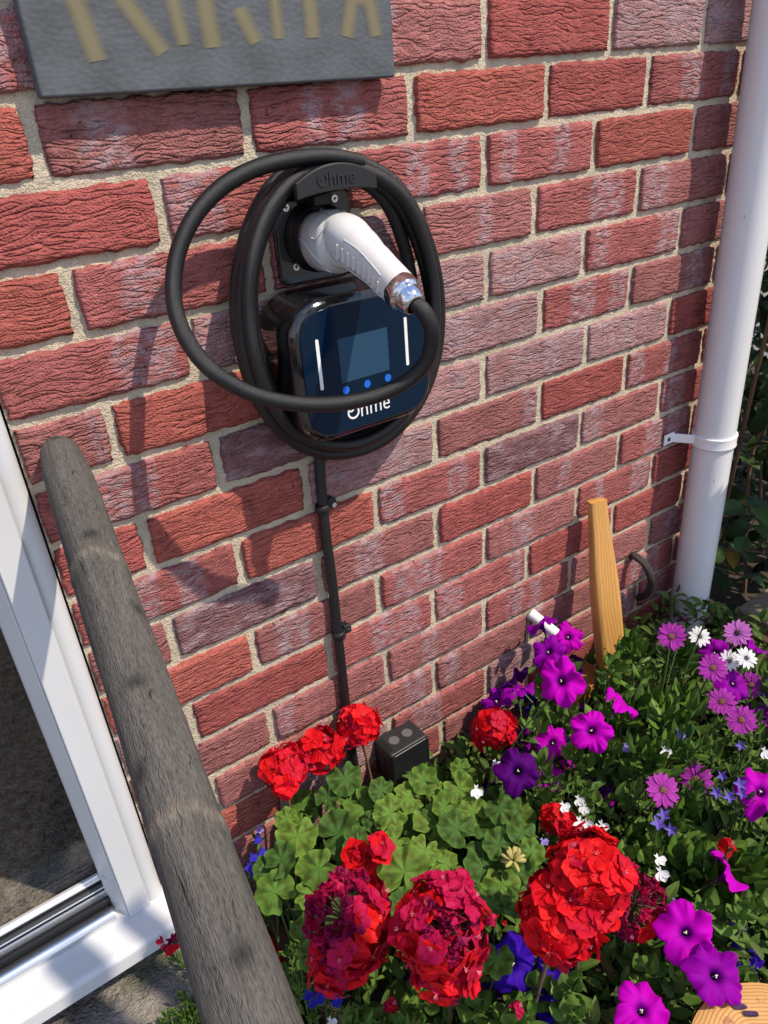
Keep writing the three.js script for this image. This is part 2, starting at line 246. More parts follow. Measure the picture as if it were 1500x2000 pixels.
// ------------------------------------------------------------------ grey wooden rail
{
  const A = atD(118, 890, 0.787), B = atD(459, 1900, 0.400), d = B.clone().sub(A).normalize();
  const tip = A.clone().addScaledVector(d, -0.024), len = 1.05;
  const side = V(1, 0, 0).addScaledVector(d, -d.x).normalize(), up = V().crossVectors(d, side).normalize().negate();
  const knots = [[0.20, 4.75], [0.38, 4.6], [0.585, 4.9], [0.016, 4.7], [0.30, 5.7], [0.45, 3.8], [0.72, 5.0]];   // along, angle
  const rings = [0.235, 0.500, 0.80];
  const knot = (s, a) => { let k = 0; for (const [ks, ka] of knots) { let da = Math.abs(((a - ka + 9.4248) % 6.2832) - 3.1416); k = Math.max(k, Math.exp(-((s - ks) ** 2 / 0.00005 + da * da * 0.00058 / 0.00005 / 1.4))); } return k; };
  const ring = (s, a) => { let k = 0; for (const r0 of rings) k = Math.max(k, Math.exp(-(((s - r0 - 0.010 * Math.sin(a + 0.6) - 0.003 * noise(a * 3, r0 * 50)) / 0.0055) ** 2))); return k; };
  const g = surf(72, 420, (u, v) => {
    const a = u * Math.PI * 2, s = v * len;
    let r = 0.0232 - 0.0035 * sstep(0.5, 0, s / 0.16) ; if (s < 0.022) r *= Math.sqrt(Math.max(0, 1 - ((0.022 - s) / 0.0222) ** 2)) * 0.35 + 0.65 * (s < 1e-6 ? 0 : 1) * Math.pow(s / 0.022, 0.25);
    const c = Math.cos(a * 1), n1 = 0.0010 * noise(Math.cos(a) * 1.4 + 3, s * 7 + Math.sin(a)) + 0.00035 * noise(a * 22 / 6.2832 * 2, s * 9);
    r += (s > 0.01 ? 1 : 0) * (n1 + 0.0011 * ring(s, a) - 0.0014 * knot(s, a) + 0 * c);
    return tip.clone().addScaledVector(d, s).addScaledVector(side, Math.cos(a) * r).addScaledVector(up, Math.sin(a) * r);
  }, (u, v) => { const a = u * 6.2832, s = v * len, k = 1 + 0.42 * fbm(Math.cos(a) * 1.8 + 7, s * 7 + Math.sin(a) * 1.8, 4), q = knot(s, a), w = ring(s, a) * (0.5 + 0.5 * noise(a * 5, s * 90)); return [0.118, 0.112, 0.103].map((c, i) => (c * k * (1 - 0.62 * q)) * (1 - 0) + w * [0.13, 0.10, 0.065][i]); },
  (u, v) => [u, v * len / 0.3]);
  const grain = (u, v, o) => { const y = v * 0.5; const wv = u + 0.008 * noise(u * 8, v * 5, 8, 5); return [noise(wv * 48, v * 8 + o, 48, 8), noise(wv * 130, v * 26, 130, 26), noise(wv * 300, v * 70, 300, 70), y]; };
  const gm = dataTex(1024, 2048, (u, v) => { const [a, b, c] = grain(u, v, 0), crack = sstep(0.05, 0.0, Math.abs(noise(u * 26 + 3 + 0.3 * noise(u * 40, v * 30, 40, 30), v * 3, 0, 3))) * sstep(0.1, 0.4, noise(u * 12, v * 7 + 2, 12, 7)); const k = 0.78 + 0.15 * a + 0.22 * b + 0.30 * c + 0.26 * (hash((u * 1024) | 0, (v * 2048) | 0) - 0.5) - 0.45 * crack; return [k, k * 0.985, k * 0.96]; }, false);
  const gb = dataTex(1024, 2048, (u, v) => { const [a, b, c] = grain(u, v, 0), crack = sstep(0.05, 0.0, Math.abs(noise(u * 26 + 3 + 0.3 * noise(u * 40, v * 30, 40, 30), v * 3, 0, 3))) * sstep(0.1, 0.4, noise(u * 12, v * 7 + 2, 12, 7)); return 0.55 + 0.10 * a + 0.18 * b + 0.20 * c - 0.45 * crack; }, false);
  const t = thing('wooden_handrail', 'weathered grey round wooden handrail running out from the wall beside the door', 'handrail');
  part('rail', g, std([1, 1, 1], 0.78, { vertexColors: true, map: gm, bumpMap: gb, bumpScale: 0.0014, specularIntensity: 0.3 }), t);
}

// ------------------------------------------------------------------ slate house sign
{
  const t = thing('house_sign', 'dark slate house sign with worn gold lettering at the top of the wall', 'sign');
  const x0 = -0.552, x1 = -0.156, yb = -0.046, h = 0.155;
  const slate = dataTex(512, 256, (u, v) => { const k = 0.8 + 0.2 * noise(u * 10, v * 6, 10, 6) + 0.12 * noise(u * 60, v * 40, 60, 40); return [k, k, k]; }, false);
  part('plaque', box(x1 - x0, h, 0.016, (x0 + x1) / 2, yb + h / 2, 0.014, 0.003), std([0.095, 0.105, 0.115], 0.6, { map: slate, bumpMap: slate, bumpScale: 0.0012 }), t);
  // the gilding is too soft to read in the photograph: short worn strokes in the same places
  const cv = document.createElement('canvas'); cv.width = 1024; cv.height = 256; const c = cv.getContext('2d');
  c.fillStyle = '#000'; c.fillRect(0, 0, 1024, 256); c.strokeStyle = '#fff'; c.lineCap = 'butt';
  const st = (w, ...p) => { for (let i = 7; i >= 0; i--) { c.globalAlpha = 0.12; st1(w * 0.45 + i * 6, ...p); } };
  const st1 = (w, ...p) => { c.lineWidth = w; c.beginPath(); p.forEach(([x, y], i) => (i ? c.lineTo(x, y) : c.moveTo(x, y))); c.stroke(); };
  st(44, [90, 30], [120, 226]); st(40, [215, 60], [300, 210]); st(26, [350, 50], [362, 190]); st(50, [440, 40], [446, 200]); st(36, [540, 90], [580, 190]); st(18, [655, 60], [655, 180]); st(44, [770, 50], [770, 180]); st(40, [890, 180], [920, 60], [980, 60], [1000, 180]);
  const al = new THREE.CanvasTexture(cv);
  part('lettering', new THREE.PlaneGeometry(x1 - x0 - 0.03, 0.075).translate((x0 + x1) / 2, yb + 0.056, 0.0226), std([0.26, 0.22, 0.115], 0.6, { alphaMap: al, transparent: true, metalness: 0 }), t);
}

// ------------------------------------------------------------------ EV charger, holster, hook, plug and coiled cable
const black = std([0.008, 0.008, 0.009], 0.42), gloss = std([0.008, 0.008, 0.009], 0.12, { clearcoat: 0.6, clearcoatRoughness: 0.08 }), blackMatt = std([0.009, 0.009, 0.0095], 0.5);
const steel = std([0.72, 0.72, 0.74], 0.22, { metalness: 1 });
const font = await new FontLoader().loadAsync('fonts/droid/droid_sans_regular.typeface.json');
const rrect = (w, h, r) => { const s = new THREE.Shape(), x = -w / 2, y = -h / 2; s.moveTo(x + r, y); s.lineTo(x + w - r, y); s.quadraticCurveTo(x + w, y, x + w, y + r); s.lineTo(x + w, y + h - r); s.quadraticCurveTo(x + w, y + h, x + w - r, y + h); s.lineTo(x + r, y + h); s.quadraticCurveTo(x, y + h, x, y + h - r); s.lineTo(x, y + r); s.quadraticCurveTo(x, y, x + r, y); return s; };
const slab = (w, h, r, d, bev, z) => new THREE.ExtrudeGeometry(rrect(w - 2 * bev, h - 2 * bev, Math.max(0.001, r - bev)), { depth: d - 2 * bev, bevelEnabled: bev > 0, bevelThickness: bev, bevelSize: bev, bevelSegments: 6, curveSegments: 24 }).translate(0, 0, z + bev);
function logo(size, depth) {                        // ring with a swoosh, then "hme"
  const R = size * 0.52, w = size * 0.075, ringPts = [];
  const s = new THREE.Shape(); s.absarc(0, 0, R, Math.PI * 0.73, Math.PI * 2.27, false); s.absarc(0, 0, R - w * 1.9, Math.PI * 2.27, Math.PI * 0.73, true);
  const sw = new THREE.Shape(); sw.moveTo(-R * 0.78, R * 0.25); sw.quadraticCurveTo(-R * 0.1, -R * 0.12, R * 0.12, R * 0.42); sw.lineTo(R * 0.12 - w * 1.3, R * 0.55); sw.quadraticCurveTo(-R * 0.2, R * 0.12, -R * 0.78, R * 0.48);
  const o = { depth, bevelEnabled: false, curveSegments: 20 };
  const tx = new TextGeometry('hme', { font, size, depth, curveSegments: 6 }).translate(R * 1.05, -R * 0.98, 0);
  return merge([new THREE.ExtrudeGeometry(s, o), new THREE.ExtrudeGeometry(sw, o), tx]);
}
{
  const cx = -0.2715, cy = -0.344, W = 0.197, H = 0.172;
  const t = thing('ev_charger', 'black wall charger with dark blue glass front, screen and three blue buttons', 'EV charger', [cx, cy, 0]);
  part('housing', slab(W, H, 0.048, 0.089, 0.011, 0.001), gloss, t);
  part('front_panel', slab(W - 0.020, H - 0.020, 0.040, 0.0035, 0.0012, 0.0885), std([0.0030, 0.0125, 0.031], 0.12, { specularIntensity: 0.32 }), t);
  const zp = 0.0923;
  part('screen', new THREE.PlaneGeometry(0.070, 0.053).translate(-0.005, 0.0115, zp), std([0.022, 0.062, 0.112], 0.25, { specularIntensity: 0.3 }), t);
  for (const s of [-1, 1]) part('light_bar', slab(0.0042, 0.060, 0.0021, 0.0008, 0, zp - 0.0004).translate(-0.005 + s * 0.0625, 0.014, 0), std([0.78, 0.80, 0.80], 0.4), t);
  for (let i = -1; i <= 1; i++) part('button', new THREE.CylinderGeometry(0.0047, 0.0047, 0.0008, 28).rotateX(Math.PI / 2).translate(-0.0045 + i * 0.0308, -0.0245, zp), std([0.008, 0.13, 0.62], 0.4), t);
  part('logo_lettering', logo(0.0165, 0.0004).translate(-0.028, -0.0545, zp), std([0.80, 0.80, 0.80], 0.5), t);
}
{
  const cx = -0.279, cy = -0.2035;
  const t = thing('plug_holster', 'black square wall plate with screws holding the white plug', 'plug holder', [cx, cy, 0]);
  part('plate', slab(0.104, 0.100, 0.010, 0.012, 0.002, 0.0005), gloss, t);
  part('socket', new THREE.LatheGeometry([[0.028, 0.010], [0.0405, 0.010], [0.0405, 0.018], [0.0395, 0.020], [0.038, 0.023], [0.0365, 0.030], [0.035, 0.030], [0.035, 0.012]].map((p) => new THREE.Vector2(...p)), 48).rotateX(Math.PI / 2), black, t);
  part('latch_block', box(0.024, 0.020, 0.022, 0.002, 0.0445, 0.024, 0.002), blackMatt, t);
  part('latch_pin', box(0.004, 0.018, 0.004, 0.006, 0.058, 0.018), black, t);
  for (const [x, y] of [[-0.036, 0.036], [-0.032, -0.030], [0.030, 0.038]]) {
    const s = part('screw', new THREE.CylinderGeometry(0.0042, 0.0046, 0.0016, 20).rotateX(Math.PI / 2).translate(x, y, 0.0132), steel, t);
    part('screw_slot', merge([box(0.0046, 0.0011, 0.0006, x, y, 0.0142), box(0.0011, 0.0046, 0.0007, x, y, 0.0142)]), blackMatt, s);
  }
}
{
  const t = thing('cable_hook', 'black curved cable hook above the plug holding the coiled cable', 'cable hook');
  const c = onZ(657, 350, 0.08), s = new THREE.Shape();
  const R = 0.085, hw = 0.0495, P = [];
  for (let i = 0; i <= 16; i++) { const x = mix(-hw, hw, i / 16); P.push([x, 0.0145 - x * x / (2 * R)]); }
  for (let i = 16; i >= 0; i--) { const x = mix(-hw, hw, i / 16); P.push([x, -0.0085 - x * x / (2 * R) * 0.35]); }
  P.forEach(([x, y], i) => (i ? s.lineTo(x, y) : s.moveTo(x, y)));
  part('front_lip', new THREE.ExtrudeGeometry(s, { depth: 0.005, bevelEnabled: true, bevelSize: 0.0016, bevelThickness: 0.0016, bevelSegments: 3 }).translate(c.x, c.y, 0.076), blackMatt, t);
  part('saddle', surf(20, 2, (u, v) => { const x = mix(-0.044, 0.044, u); return V(c.x + x, c.y - 0.012 - x * x / (2 * R) * 0.6, mix(0, 0.079, v)); }), black, t);
  part('embossed_lettering', logo(0.0125, 0.0012).translate(c.x - 0.019, c.y + 0.0015, 0.0826), std([0.02, 0.02, 0.021], 0.35), t);
  part('back_bracket', box(0.05, 0.05, 0.006, c.x + 0.004, c.y - 0.016, 0.004, 0.002), black, t);
}
let plugEnd, plugDir;
{
  const o = V(-0.2765, -0.2075, 0);
  const t = thing('charging_plug', 'white charging plug with chrome collar parked in the black holder', 'charging plug', o.toArray());
  const white = std([0.55, 0.54, 0.525], 0.36, { specularIntensity: 0.5 });
  const sweep = (spine, rad, n, m, flat) => { const cv = new THREE.CatmullRomCurve3(spine), R = (q) => { const f = q * (rad.length - 1), i = Math.min(rad.length - 2, Math.floor(f)), k = f - i, s = k * k * (3 - 2 * k); return mix(rad[i], rad[i + 1], s); };
    return surf(m, n, (u, v) => { const p = cv.getPointAt(v), T = cv.getTangentAt(v), X = V(1, 0, 0), Y = V().crossVectors(T, X).normalize(), a = u * Math.PI * 2, r = R(v); const e = flat || 2; const ca = Math.cos(a), sa = Math.sin(a), q = Math.pow(Math.pow(Math.abs(ca), e) + Math.pow(Math.abs(sa), e), -1 / e); return p.addScaledVector(X, ca * r * q).addScaledVector(Y, sa * r * q); }); };
  const head = sweep([V(0, 0, 0.020), V(0, 0, 0.040), V(0, -0.0005, 0.060), V(0, -0.001, 0.076), V(0, -0.001, 0.0885)], [0.0325, 0.0345, 0.0345, 0.0330, 0.0255, 0.004], 40, 48, 2.2);
  const hs = [V(0, 0.0075, 0.050), V(0, 0.005, 0.075), V(0, -0.006, 0.105), V(0, -0.021, 0.140), V(0, -0.037, 0.172)];
  const handle = sweep(hs, [0.026, 0.0265, 0.0238, 0.0205, 0.0192, 0.0190], 44, 44, 2.3);
  const shell = part('shell', merge([head, handle]), white, t);
  const grip = [], panel = [];
  for (let i = 0; i < 9; i++) { const k = mix(0.34, 0.90, i / 8), cv = new THREE.CatmullRomCurve3(hs), p = cv.getPointAt(k), T = cv.getTangentAt(k), g = box(0.0046, mix(0.017, 0.012, i / 8), 0.0030, 0, 0, 0, 0.0012); g.rotateX(Math.asin(-T.y) - 0.25); grip.push(g.translate(p.x - mix(0.0252, 0.0186, sstep(0.15, 0.75, k)), p.y - 0.002, p.z)); }
  { const cv = new THREE.CatmullRomCurve3(hs), at = (k, dy) => { const p = cv.getPointAt(k); return V(p.x - mix(0.0252, 0.0186, sstep(0.15, 0.75, k)) - 0.0004 + Math.abs(dy) * 0.12, p.y - 0.002 + dy, p.z); }; panel.push(tube([at(0.30, 0.011), at(0.5, 0.0112), at(0.75, 0.0095), at(0.95, 0.0075), at(0.97, -0.004), at(0.93, -0.0085), at(0.7, -0.0105), at(0.45, -0.012), at(0.28, -0.010), at(0.27, 0.006)], 0.0008, 70, 6, true)); panel.push(tube([at(0.42, 0.017), at(0.6, 0.0175), at(0.85, 0.0145), at(0.93, 0.0135)], 0.0008, 40, 6)); }
  part('grip_ribs', merge(grip), white, t);
  const seam = (pts, r = 0.0009) => tube(pts, r, 40, 6);
  const onHead = (a, z) => V(Math.cos(a) * 0.0348, Math.sin(a) * 0.0348, z);
  panel.push(seam([onHead(2.5, 0.022), onHead(2.55, 0.044), onHead(2.85, 0.054), onHead(2.85, 0.066), onHead(2.3, 0.078)]));
  panel.push(seam([onHead(2.95, 0.023), onHead(3.0, 0.036), onHead(3.35, 0.052), onHead(3.75, 0.066)]), seam([onHead(4.3, 0.030), onHead(3.9, 0.034), onHead(3.85, 0.05), onHead(4.1, 0.07)]));
  part('seam', merge(panel), white, t);
  part('top_recess', box(0.030, 0.004, 0.010, 0.003, 0.0315, 0.036, 0.001), std([0.06, 0.06, 0.06], 0.6), t);
  part('warning_mark', merge([box(0.022, 0.0008, 0.0008, 0, 0.0336, 0.047), box(0.022, 0.0008, 0.0008, 0, 0.0326, 0.061), box(0.0008, 0.0008, 0.0145, 0.011, 0.0330, 0.054), box(0.0008, 0.0008, 0.0145, -0.011, 0.0330, 0.054)]), std([0.3, 0.3, 0.3], 0.6), t);
  const T = hs[4].clone().sub(hs[3]).normalize(), chrome = std([0.60, 0.60, 0.62], 0.13, { metalness: 1 });
  const q = new THREE.Quaternion().setFromUnitVectors(V(0, 1, 0), T);
  const col = new THREE.LatheGeometry([[0.0190, -0.002], [0.0196, 0], [0.0197, 0.010], [0.0190, 0.013], [0.0165, 0.0150], [0.0160, 0.0165], [0.0152, 0.0230], [0.0128, 0.0285], [0.0105, 0.0305], [0.0092, 0.0300]].map((p) => new THREE.Vector2(...p)), 48).applyQuaternion(q).translate(hs[4].x, hs[4].y, hs[4].z);
  part('chrome_collar', col, chrome, t);
  plugDir = T; plugEnd = hs[4].clone().add(o).addScaledVector(T, 0.022);
}
{
  const t = thing('charging_cable', 'thick black charging cable coiled over the hook and looped round the charger', 'cable');
  const cm = std([0.0060, 0.0063, 0.0068], 0.33, { bumpMap: greyRough(0.3, { repeat: [60, 2] }), bumpScale: 0.0003 });
  const P = (a) => a.map(([x, y, z]) => onZ(x, y, z));
  const loop = [plugEnd.clone().addScaledVector(plugDir, -0.01), plugEnd.clone(), ...P([[826, 606, 0.204], [842, 640, 0.208], [843, 672, 0.204], [828, 712, 0.194], [790, 747, 0.180], [730, 774, 0.166], [650, 789, 0.156], [560, 786, 0.141], [480, 764, 0.124], [412, 722, 0.108], [364, 662, 0.082], [340, 590, 0.060], [344, 508, 0.050], [374, 432, 0.050], [425, 372, 0.052], [487, 334, 0.056], [555, 314, 0.060], [640, 306, 0.060], [705, 316, 0.056]])];
  part('loose_loop', tube(loop, 0.0087, 260, 18), cm, t);
  const turn = (a, z, dz) => { const pts = a.map(([x, y], i) => onZ(x, y, z + dz * Math.sin(i * 1.3))); part('coil_turn', tube(pts, 0.0084, 220, 16, true), cm, t); };
  turn([[462, 600], [474, 690], [505, 780], [550, 842], [612, 878], [680, 884], [752, 858], [815, 790], [850, 700], [858, 600], [846, 510], [815, 425], [768, 356], [705, 320], [625, 314], [548, 346], [497, 420], [470, 510]], 0.030, 0.003);
  turn([[487, 605], [500, 700], [533, 790], [580, 846], [640, 868], [705, 864], [770, 826], [822, 752], [846, 660], [846, 560], [826, 468], [788, 388], [735, 344], [660, 326], [586, 344], [524, 412], [492, 510]], 0.058, 0.003);
  turn([[472, 610], [486, 712], [518, 800], [566, 856], [628, 884], [700, 880], [766, 846], [818, 776], [845, 690], [842, 585], [818, 480], [778, 396], [722, 346], [650, 322], [572, 340], [515, 410], [482, 510]], 0.045, 0.004);
  turn([[490, 600], [506, 690], [543, 786], [592, 838], [650, 858], [706, 850], [758, 812], [800, 742], [820, 660], [806, 560], [786, 470], [756, 398], [712, 356], [650, 340], [586, 352], [528, 420], [497, 510]], 0.034, 0.004);
}
// black supply cable with clips, and junction box
{
  const t = thing('supply_cable', 'straight black cable clipped down the wall below the charger', 'cable');
  const P = [[622, 840], [624, 900], [628, 960], [636, 1040], [648, 1130], [659, 1230], [668, 1310], [678, 1400], [690, 1480], [700, 1560]].map(([x, y]) => onZ(x, y, 0.010));
  part('sheath', tube(P, 0.0075, 120, 14), blackMatt, t);
  for (const [x, y] of [[629, 992], [661, 1238]]) {
    const p = onZ(x, y, 0.010), c = thing('cable_clip', y < 1100 ? 'upper black clip holding the supply cable to the brick' : 'lower black clip holding the supply cable, above the red flowers', 'cable clip', p.toArray(), 'clips on the supply cable');
    part('band', merge([new THREE.TorusGeometry(0.0085, 0.0022, 8, 24).scale(1, 1, 2.6).rotateX(Math.PI / 2), box(0.016, 0.013, 0.010, 0.015, 0.001, -0.002, 0.002), box(0.010, 0.004, 0.012, 0.014, 0.009, -0.002, 0.001)]), blackMatt, c);
    part('screw', new THREE.CylinderGeometry(0.0036, 0.0036, 0.002, 18).rotateX(Math.PI / 2).translate(0.0175, 0, 0.0040), steel, c);
  }
}
{
  const t = thing('junction_box', 'square black junction box low on the wall behind the red flowers', 'junction box', [-0.2285, -1.0745, 0]);
  const jb = std([0.018, 0.018, 0.019], 0.5);
  part('box_body', slab(0.080, 0.072, 0.006, 0.052, 0.003, 0), jb, t);
  part('lid', slab(0.078, 0.070, 0.008, 0.006, 0.002, 0.0505), std([0.013, 0.014, 0.017], 0.35), t);
  for (const x of [-0.014, 0.014]) part('knockout', new THREE.CylinderGeometry(0.0095, 0.0095, 0.002, 28).translate(x, 0.0362, 0.026), std([0.10, 0.095, 0.092], 0.7), t);
  for (let i = 0; i < 4; i++) part('rib', box(0.0011, 0.0012, 0.036, -0.033, 0.0364, 0.026).translate(0, 0, 0).scale(1, 1, 1).translate(i * 0.0024 - 0.002, 0, 0), jb, t);
  for (const y of [0.012, -0.014]) part('side_knockout', new THREE.CylinderGeometry(0.008, 0.008, 0.002, 24).rotateZ(Math.PI / 2).translate(-0.0402, y, 0.026), std([0.02, 0.02, 0.021], 0.5), t);
  part('gland', merge([new THREE.CylinderGeometry(0.010, 0.010, 0.022, 20).translate(0.004, -0.046, 0.026), new THREE.CylinderGeometry(0.007, 0.007, 0.05, 16).translate(0.004, -0.075, 0.026)]), blackMatt, t);
}
// white downpipe with bracket
{
  const px = 0.549, pz = 0.0605, t = thing('downpipe', 'white round plastic downpipe at the corner of the brick wall', 'downpipe', [px, 0, pz]);
  const dirt = dataTex(512, 1024, (u, v) => { const k = 0.955 + 0.025 * noise(u * 6, v * 6, 6, 6), s = sstep(0.16, 0.0, Math.abs(noise(u * 5 + v * 3, v * 9, 0, 9))) * sstep(0.25, 0.5, noise(u * 4 + 1, v * 14, 4, 14)) * 0.10, d = sstep(0.86, 0.92, noise(u * 30, v * 90, 30, 90)) * 0.4; return [k - s - d, k - s - d, k - s * 1.1 - d]; }, false);
  const pm = std([0.70, 0.695, 0.695], 0.26, { map: dirt });
  part('pipe', new THREE.CylinderGeometry(0.039, 0.039, 3.2, 72, 1, true).translate(0, 1.6 - 1.26, 0), pm, t);
  part('socket', new THREE.LatheGeometry([[0.039, 0.03], [0.0435, 0.028], [0.0440, 0], [0.0435, -0.03], [0.039, -0.1]].map((p) => new THREE.Vector2(...p)), 48).translate(0, -1.26, 0), pm, t);
  const y = -0.700, rp = [[0.0392, -0.012], [0.0426, -0.012], [0.0430, -0.0095], [0.0420, -0.007], [0.0420, 0.007], [0.0430, 0.0095], [0.0426, 0.012], [0.0392, 0.012]].map((p) => new THREE.Vector2(...p));
  const b = part('bracket', merge([new THREE.LatheGeometry(rp, 56).translate(0, y, 0), box(0.046, 0.018, 0.005, 0, 0, 0, 0.0015).rotateY(-0.98).translate(-0.046, y + 0.002, -0.034), box(0.030, 0.022, 0.004, -0.070, y + 0.003, -0.0535, 0.0015)]), std([0.78, 0.77, 0.76], 0.35), t);
  part('screw', new THREE.CylinderGeometry(0.004, 0.004, 0.002, 18).rotateX(Math.PI / 2).translate(-0.073, y + 0.003, -0.0512), std([0.08, 0.08, 0.08], 0.4, { metalness: 0.7 }), b);
}
// short white waste pipe and iron ring
{
  const a = onZ(1035, 1197, 0.0), b = onZ(1086, 1238, 0.050);
  const t = thing('overflow_pipe', 'short white overflow pipe sticking out of the wall behind the petunias', 'pipe');
  const d = b.clone().sub(a), L = d.length();
  part('pipe', new THREE.LatheGeometry([[0.0085, 0], [0.0107, 0], [0.0107, L], [0.0088, L], [0.0085, L * 0.5], [0.0085, 0]].map((p) => new THREE.Vector2(...p)), 32).applyQuaternion(new THREE.Quaternion().setFromUnitVectors(V(0, 1, 0), d.clone().normalize())).translate(a.x, a.y, a.z), std([0.78, 0.77, 0.74], 0.4), t);
  const k = thing('iron_hook', 'old black iron hook curving out of the wall between stake and downpipe', 'hook');
  const pts = [[1232, 1086, -0.01], [1240, 1086, 0.012], [1258, 1100, 0.034], [1270, 1124, 0.045], [1271, 1145, 0.040], [1262, 1160, 0.025], [1248, 1167, 0.0]].map(([x, y, z]) => onZ(x, y, z));
  part('iron_bar', tube(pts, 0.0080, 60, 14), std([0.085, 0.072, 0.066], 0.45, { metalness: 0.6, bumpMap: greyRough(0.5, { repeat: [6, 1] }), bumpScale: 0.0012 }), k);
}

// ------------------------------------------------------------------ timber planter, stake, log post
const woodTex = (rings) => dataTex(512, 1024, (u, v) => { const w = u + 0.03 * noise(u * 3, v * 3, 3, 3) + 0.012 * noise(u * 9, v * 14, 9, 14), s = 0.5 + 0.5 * Math.sin(w * rings * 6.2832 + 2.2 * noise(u * 2, v * 2, 2, 2)); const k = 0.80 + 0.16 * s + 0.08 * noise(u * 90, v * 8, 90, 8) + 0.06 * (hash((u * 512) | 0, (v * 1024) | 0) - 0.5); return [k, k * mix(0.90, 1, s), k * mix(0.78, 1, s)]; }, false);
const pineMap = woodTex(16), pine = std([0.66, 0.345, 0.095], 0.45, { map: pineMap, clearcoat: 0.25, clearcoatRoughness: 0.35, bumpMap: pineMap, bumpScale: 0.0006 });
const SOIL = -1.215;
{
  const t = thing('garden_stake', 'orange varnished timber stake leaning on the wall between flowers and downpipe', 'stake');
  const top = V(0.244, -0.742, 0.030), bot = atD(1196, 1330, 1.50), d = bot.clone().sub(top), far = top.clone().addScaledVector(d, 1.25), L = far.distanceTo(top);
  const s = new THREE.Shape(rrect(0.050, 0.046, 0.004).getPoints(5));
  const g = surf(36, 40, (u, v) => {
    const w = mix(0.032, 0.050, sstep(0, 0.42, v)), h = mix(0.022, 0.040, sstep(0, 0.5, v)), a = (u * 36 + 4.5) / 36 * Math.PI * 2, e = 9, ca = Math.cos(a), sa = Math.sin(a), q = Math.pow(Math.pow(Math.abs(ca), e) + Math.pow(Math.abs(sa), e), -1 / e);
    return V(ca * q * w / 2, -v * L, sa * q * h / 2);
  }, null, (u, v) => [u * 1.6, v * L / 0.30]);
  const cap = surf(12, 6, (u, v) => V((u - 0.5) * 0.032, 0.0012 - 0.004 * ((u - 0.5) ** 2 + (v - 0.5) ** 2), (v - 0.5) * 0.022), null, (u, v) => [u * 0.3, v * 0.1]);
  const q = new THREE.Quaternion().setFromUnitVectors(V(0, -1, 0), d.normalize());
  const m = part('post', g, pine, t), c = part('sawn_top', cap, pine, t);
  for (const o of [m, c]) { o.quaternion.copy(q).multiply(new THREE.Quaternion().setFromAxisAngle(V(0, 1, 0), -0.42)); o.position.copy(top); }
}
{
  const t = thing('planter', 'orange timber planter full of flowers standing against the brick wall', 'planter');
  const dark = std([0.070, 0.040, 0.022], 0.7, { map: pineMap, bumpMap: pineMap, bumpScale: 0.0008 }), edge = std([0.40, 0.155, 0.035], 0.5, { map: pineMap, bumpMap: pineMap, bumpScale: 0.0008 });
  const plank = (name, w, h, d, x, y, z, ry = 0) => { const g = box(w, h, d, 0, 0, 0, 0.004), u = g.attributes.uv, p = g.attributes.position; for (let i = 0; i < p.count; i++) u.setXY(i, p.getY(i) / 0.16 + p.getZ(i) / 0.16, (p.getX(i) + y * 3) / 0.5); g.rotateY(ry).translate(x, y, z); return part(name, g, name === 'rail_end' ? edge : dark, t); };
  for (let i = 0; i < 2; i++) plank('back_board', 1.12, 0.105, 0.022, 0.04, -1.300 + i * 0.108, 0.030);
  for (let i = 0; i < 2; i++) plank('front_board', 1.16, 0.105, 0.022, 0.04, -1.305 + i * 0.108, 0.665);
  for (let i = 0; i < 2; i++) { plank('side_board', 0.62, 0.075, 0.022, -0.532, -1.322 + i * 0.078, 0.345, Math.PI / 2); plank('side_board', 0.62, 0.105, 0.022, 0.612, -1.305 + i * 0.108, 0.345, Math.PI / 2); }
  plank('rail_end', 0.16, 0.028, 0.05, 0.150, -1.115, 0.085, 0.15);
  const soilTex = dataTex(512, 512, (u, v) => { const k = 0.5 + 0.35 * noise(u * 24, v * 24, 24, 24) + 0.3 * noise(u * 80, v * 80, 80, 80); return [k, k * 0.9, k * 0.8]; }, false);
  part('soil', surf(60, 40, (u, v) => V(mix(-0.525, 0.605, u), SOIL + 0.014 * fbm(u * 14, v * 9, 3), mix(0.655, 0.040, v)), null, (u, v) => [u * 4, v * 2.4]), std([0.045, 0.034, 0.026], 1, { map: soilTex, bumpMap: soilTex, bumpScale: 0.01 }), t);
}
